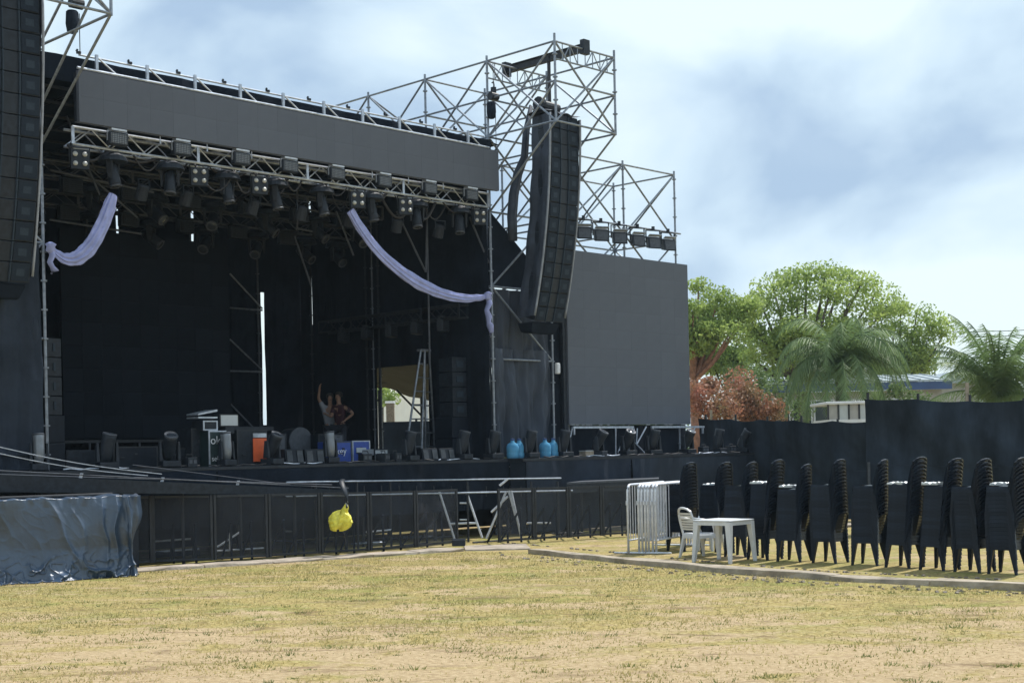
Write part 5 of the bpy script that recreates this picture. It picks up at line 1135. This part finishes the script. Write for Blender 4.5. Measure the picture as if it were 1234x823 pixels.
th = T('street_lamp', 'thin grey street lamp with curved arm between the two palms', 'street lamp', (a.x, a.y, 0), 'world')
th.part('pole', MB().path([(a.x, a.y, 0), (a.x, a.y, t.z), (a.x + .08, a.y, t.z + .15), (e.x, e.y, e.z)], .04, 6), 'galv'); th.part('lamp', MB().box((e.x, e.y, e.z - .03), (.35, .15, .08)), 'galv')
for i, (y0, y1) in enumerate(((395, 392), (400, 399))):
    p, q = AT(1040, y0, 80), AT(1330, y1, 60); o = mkobj('overhead_wire', MB().path([p.lerp(q, k / 12) - Vector((0, 0, .25 * math.sin(math.pi * k / 12))) for k in range(13)], .016, 4), 'rope'); tag(o, ('upper', 'lower')[i] + ' of two overhead wires crossing sky at the right', 'wire')
# ------------------------------------------------------------------ trees
def limb(mb, p, d, L, r, depth, ends, spread=.55, up=.12):
    pts = [p]; n = 5; dd = Vector(d)
    for i in range(n):
        dd = (dd + Vector((random.uniform(-1, 1), random.uniform(-1, 1), random.uniform(-.6, 1))) * .16 + Vector((0, 0, up * .4))).normalized(); pts.append(pts[-1] + dd * L / n)
    mb.path(pts, [r * (1 - .45 * i / n) for i in range(n + 1)], 7 if depth > 1 else 5)
    if depth == 0: ends.append(pts[-1]); ends.append(pts[-3]); return
    if depth <= 1: ends.append(pts[-1])
    for k in range(3 if depth > 1 else 3):
        a = random.uniform(0, 6.28); v = Vector((math.cos(a), math.sin(a), random.uniform(-.1, .5))); nd = (dd * (1 - spread) + v * spread * 1.3).normalized()
        st0 = pts[-1 - (k % 2)]; limb(mb, st0, nd, L * random.uniform(.6, .82), r * .52, depth - 1, ends, spread, up)
def leaves(centres, per, rad, size, flat=.6):
    vs = []
    for c in centres:
        r_ = rad * random.uniform(.5, 1.15); n = int(per * 1.9 * random.uniform(.5, 1.4))
        d = rng.normal(size=(n, 3)); d /= np.linalg.norm(d, axis=1)[:, None]; q = d * (rng.random(n) ** .55)[:, None] * r_; q[:, 2] *= flat; q += np.array(c)
        a = rng.normal(size=(n, 3)); a /= np.linalg.norm(a, axis=1)[:, None]; b = np.cross(a, rng.normal(size=(n, 3))); b /= np.linalg.norm(b, axis=1)[:, None]
        s = size * .68 * (.6 + .8 * rng.random(n))[:, None]
        vs.append(np.stack([q - a * s, q - b * s * .5, q + a * s, q + b * s * .5], 1).reshape(-1, 3))
    return np.concatenate(vs)
def tree(label, px, Y, hpx, tr_h, crown, leafm, barkm='bark', per=230, rad=1.0, size=.13, lean=(0, 0), r0=.22, depth=2, spread=.6, L0=3, extra=()):
    b = AT(px, 540, Y); th = T('tree', label, 'tree', (b.x, b.y, 0), 'world', 'trees beyond the fences'); mb = MB(); ends = []
    base = Vector((b.x, b.y, 0)); top = base + Vector((lean[0] * tr_h, lean[1] * tr_h, tr_h))
    mb.path([base, base.lerp(top, .5) + Vector((.05, 0, 0)), top], [r0 * 1.2, r0, r0 * .85], 9)
    for k in range(4):
        a = k * 1.57 + random.uniform(-.4, .4); limb(mb, top, Vector((math.cos(a) * crown, math.sin(a) * crown * .8, 1)).normalized(), L0, r0 * .6, depth, ends, spread)
    for (x, y, dY) in extra: e = AT(x, y, Y + dY); mb.path([top, top.lerp(e, .5) + Vector((0, 0, -.3)), e], [r0 * .5, r0 * .35, r0 * .12], 6); ends.append(e)
    th.part('trunk', mb, barkm, smooth=True)
    o = tri_mesh('crown', leaves(ends, per, rad, size) - np.array((b.x, b.y, 0)), 4, M[leafm], th.e); return ends
random.seed(21)
def pxs(lst): return lst
tree('light green tree rising directly right of the side screen with reddish trunk', 838, 58, 0, 4.6, .5, 'leaf', 'barkr', 330, .95, .12, (0, 0), .22, 1, .5, 1.5,
     [(842, 345, 0), (850, 375, 1), (865, 360, 0), (835, 370, -1), (882, 372, 0), (858, 395, 0), (893, 385, 0), (836, 400, 1), (872, 392, 1), (905, 368, 0), (880, 400, -1)])
tree('slender small tree with thin trunk left of the big spreading tree', 877, 66, 0, 4.3, .5, 'leaf', 'bark', 260, .8, .11, (0, 0), .10, 1, .5, 1.3, [(865, 402, 0), (890, 395, 0), (877, 380, 0), (900, 408, 0), (855, 420, 0)])
tree('big spreading light green tree behind the queen palm', 968, 62, 0, 4.4, .7, 'leaf', 'bark', 330, 1.15, .125, (0, 0), .26, 1, .6, 1.8,
     [(900, 378, 0), (915, 362, 1), (932, 348, 0), (950, 338, 1), (972, 332, 0), (995, 330, 0), (1015, 333, 1), (1038, 342, 0), (1055, 355, 1), (1070, 370, 0), (1000, 352, -1), (960, 360, 0), (1025, 362, 0), (940, 375, 0), (910, 398, 0), (925, 420, 0), (985, 380, 1), (1045, 385, 0), (1062, 400, 0), (1015, 395, 1), (905, 430, 1), (940, 440, 0), (1050, 420, 0)])
tree('light green tree at the right side of the big spreading tree', 1085, 68, 0, 4.0, .7, 'leaf', 'bark', 300, 1.05, .125, (0, 0), .2, 1, .6, 1.5,
     [(1060, 378, 0), (1085, 372, 0), (1105, 378, 0), (1125, 392, 0), (1138, 402, 0), (1075, 395, 0), (1100, 405, 0), (1080, 420, 0), (1060, 430, 0), (1115, 418, 0), (1095, 435, 0), (1070, 445, 0)])
tree('mid green leaning tree with bare lower limb left of the queen palm', 935, 72, 0, 3.0, .5, 'leafd', 'bark', 240, .9, .12, (.15, 0), .15, 1, .6, 1.6, [(895, 440, 0), (915, 445, 0), (945, 425, 0), (955, 445, 0), (925, 410, 0), (960, 400, 0)])
# red bush
def bush(label, centres, Y, m, per, rad, size, name='shrub'):
    b = AT(centres[0][0], 520, Y); th = T(name, label, 'shrub', (b.x, b.y, 0), 'world'); mb = MB(); P = []
    for (x, y, dY) in centres: e = AT(x, y, Y + dY); mb.path([(b.x, b.y, 0), tuple(Vector((b.x, b.y, 0)).lerp(e, .5) + Vector((.1, 0, .1))), tuple(e)], [.06, .04, .015], 5); P.append(e)
    th.part('stems', mb, 'bark'); tri_mesh('foliage', leaves(P, per, rad, size, .9) - np.array((b.x, b.y, 0)), 4, M[m], th.e)
bush('green leafy shrub outside, seen at the left edge of the doorway', [(452, 478, 0), (462, 470, 1), (470, 480, 0), (448, 468, 0)], 51, 'leaf', 200, .5, .09)
bush('reddish orange leafy shrub beside the side screen above the fence', [(885, 490, 0), (840, 470, 0), (855, 465, 1), (870, 478, 0), (900, 475, 0), (915, 488, 0), (845, 490, 0), (930, 497, 0), (862, 498, 0), (890, 462, 1), (835, 485, 1), (908, 500, 0), (875, 492, -1)], 50, 'leafr', 420, .75, .09)
bush('mid green shrub behind reddish shrub and left of queen palm', [(915, 460, 0), (900, 455, 0), (935, 470, 1), (960, 490, 0), (895, 470, 0), (880, 455, 1)], 57, 'leafd', 260, .8, .11)
bush('low green shrubs between the palms in front of the long building', [(1095, 480, 0), (1080, 470, 0), (1110, 490, 0), (1060, 485, 0)], 50, 'leafd', 200, .6, .10)
def palm(label, px, py, Y, nf, Lf, droop, seedv, dirs=None):
    random.seed(seedv); c = AT(px, py, Y); th = T('palm_tree', label, 'palm tree', (c.x, c.y, 0), 'world', 'feathery palms beyond the fences')
    th.part('trunk', MB().path([(c.x, c.y, 0), (c.x, c.y, c.z * .6), (c.x, c.y, c.z - .2)], [.22, .18, .14], 10), 'bark', smooth=True)
    th.part('crownshaft', MB().lathe([(.14, -.6), (.17, -.3), (.12, 0), (.04, .4)], tuple(c), 10), 'palm', smooth=True)
    for k in range(nf):
        a = k * 2.399 + random.uniform(-.2, .2); el = random.uniform(.15, 1.35); L = Lf * random.uniform(.8, 1.1); pts = []; p = Vector(c); d = Vector((math.cos(a) * math.cos(el), math.sin(a) * math.cos(el), math.sin(el))); n = 14
        for i in range(n + 1):
            pts.append(p.copy()); d = (d + Vector((0, 0, -droop * (.3 + i / n)))).normalized(); p = p + d * L / n
        f = th.part('frond', MB().path(pts, [.03 * (1 - .8 * i / n) + .004 for i in range(n + 1)], 4), 'palm')
        vs = []
        for i in range(1, n + 1):
            for sub in range(4):
                q = pts[i - 1].lerp(pts[i], sub / 4); t = (pts[i] - pts[i - 1]).normalized(); sidev = t.cross(Vector((0, 0, 1)))
                if sidev.length < .1: sidev = Vector((1, 0, 0))
                sidev.normalize(); lf = .75 * math.sin(math.pi * min(1, (i + sub / 4) / (n + 1)) ** .7) + .12
                for sd in (-1, 1):
                    dv = (sidev * sd * .75 + t * .5 + Vector((0, 0, random.uniform(-.95, -.1)))).normalized(); tip = q + dv * lf + Vector((0, 0, -.12 * lf)); w_ = t * .022
                    vs += [q - w_, q + w_, tip]
        tri_mesh('leaflets', np.array([tuple(v) for v in vs]) - np.array((c.x, c.y, 0)), 3, M['palm'], f)
palm('queen palm with long drooping fronds behind the white kiosk', 1012, 442, 48, 50, 3.3, .33, 5)
palm('feathery palm at the far right above the tall black fence', 1203, 478, 46, 34, 3.0, .13, 8)
th = T('bare_tree', 'leafless pale branches sticking up left of the far right palm', 'tree', tuple(AT(1190, 520, 55)), 'world')
base = AT(1190, 460, 55); mb = MB()
mb.path([(base.x, 55, 0), tuple(base), tuple(AT(1187, 425, 55)), tuple(AT(1190, 398, 55))], [.08, .06, .04, .012], 6)
for a, b in (((1188, 425), (1172, 408)), ((1180, 416), (1164, 410)), ((1188, 415), (1200, 402)), ((1187, 430), (1206, 415))): mb.path([tuple(AT(*a, 55)), tuple(AT(*b, 55))], [.03, .01], 5)
th.part('trunk', mb, 'wall'); th.part('twigs', MB().path([tuple(AT(1172, 408, 55)), tuple(AT(1168, 402, 55))], .01, 4).path([tuple(AT(1190, 405, 55)), tuple(AT(1184, 396, 55))], .01, 4), 'wall')
# far tree line closing the horizon
def farwood():
    cs = []
    for k in range(260):
        X = random.uniform(-150, 150); Y = random.uniform(105, 125); cs.append((X, Y, random.uniform(.5, 3.5)))
    o = tri_mesh('far_wood', leaves(cs, 60, 3.0, .5, .8), 4, M['leafd']); o['kind'] = 'stuff'
farwood()
hz = bpy.data.materials.new('thin haze'); hz.use_nodes = True; t = hz.node_tree; t.nodes.clear()
pv = N(t, 'ShaderNodeVolumePrincipled'); pv.inputs['Density'].default_value = .0003; pv.inputs['Color'].default_value = (.68, .86, 1, 1); pv.inputs['Anisotropy'].default_value = .2
ho = N(t, 'ShaderNodeOutputMaterial'); t.links.new(pv.outputs[0], ho.inputs['Volume'])
hb = mkobj('haze', MB().b2((-950, -350, -1), (950, 2550, 14)), hz); hb['kind'] = 'stuff'
SC.render.resolution_x, SC.render.resolution_y = 1024, 682
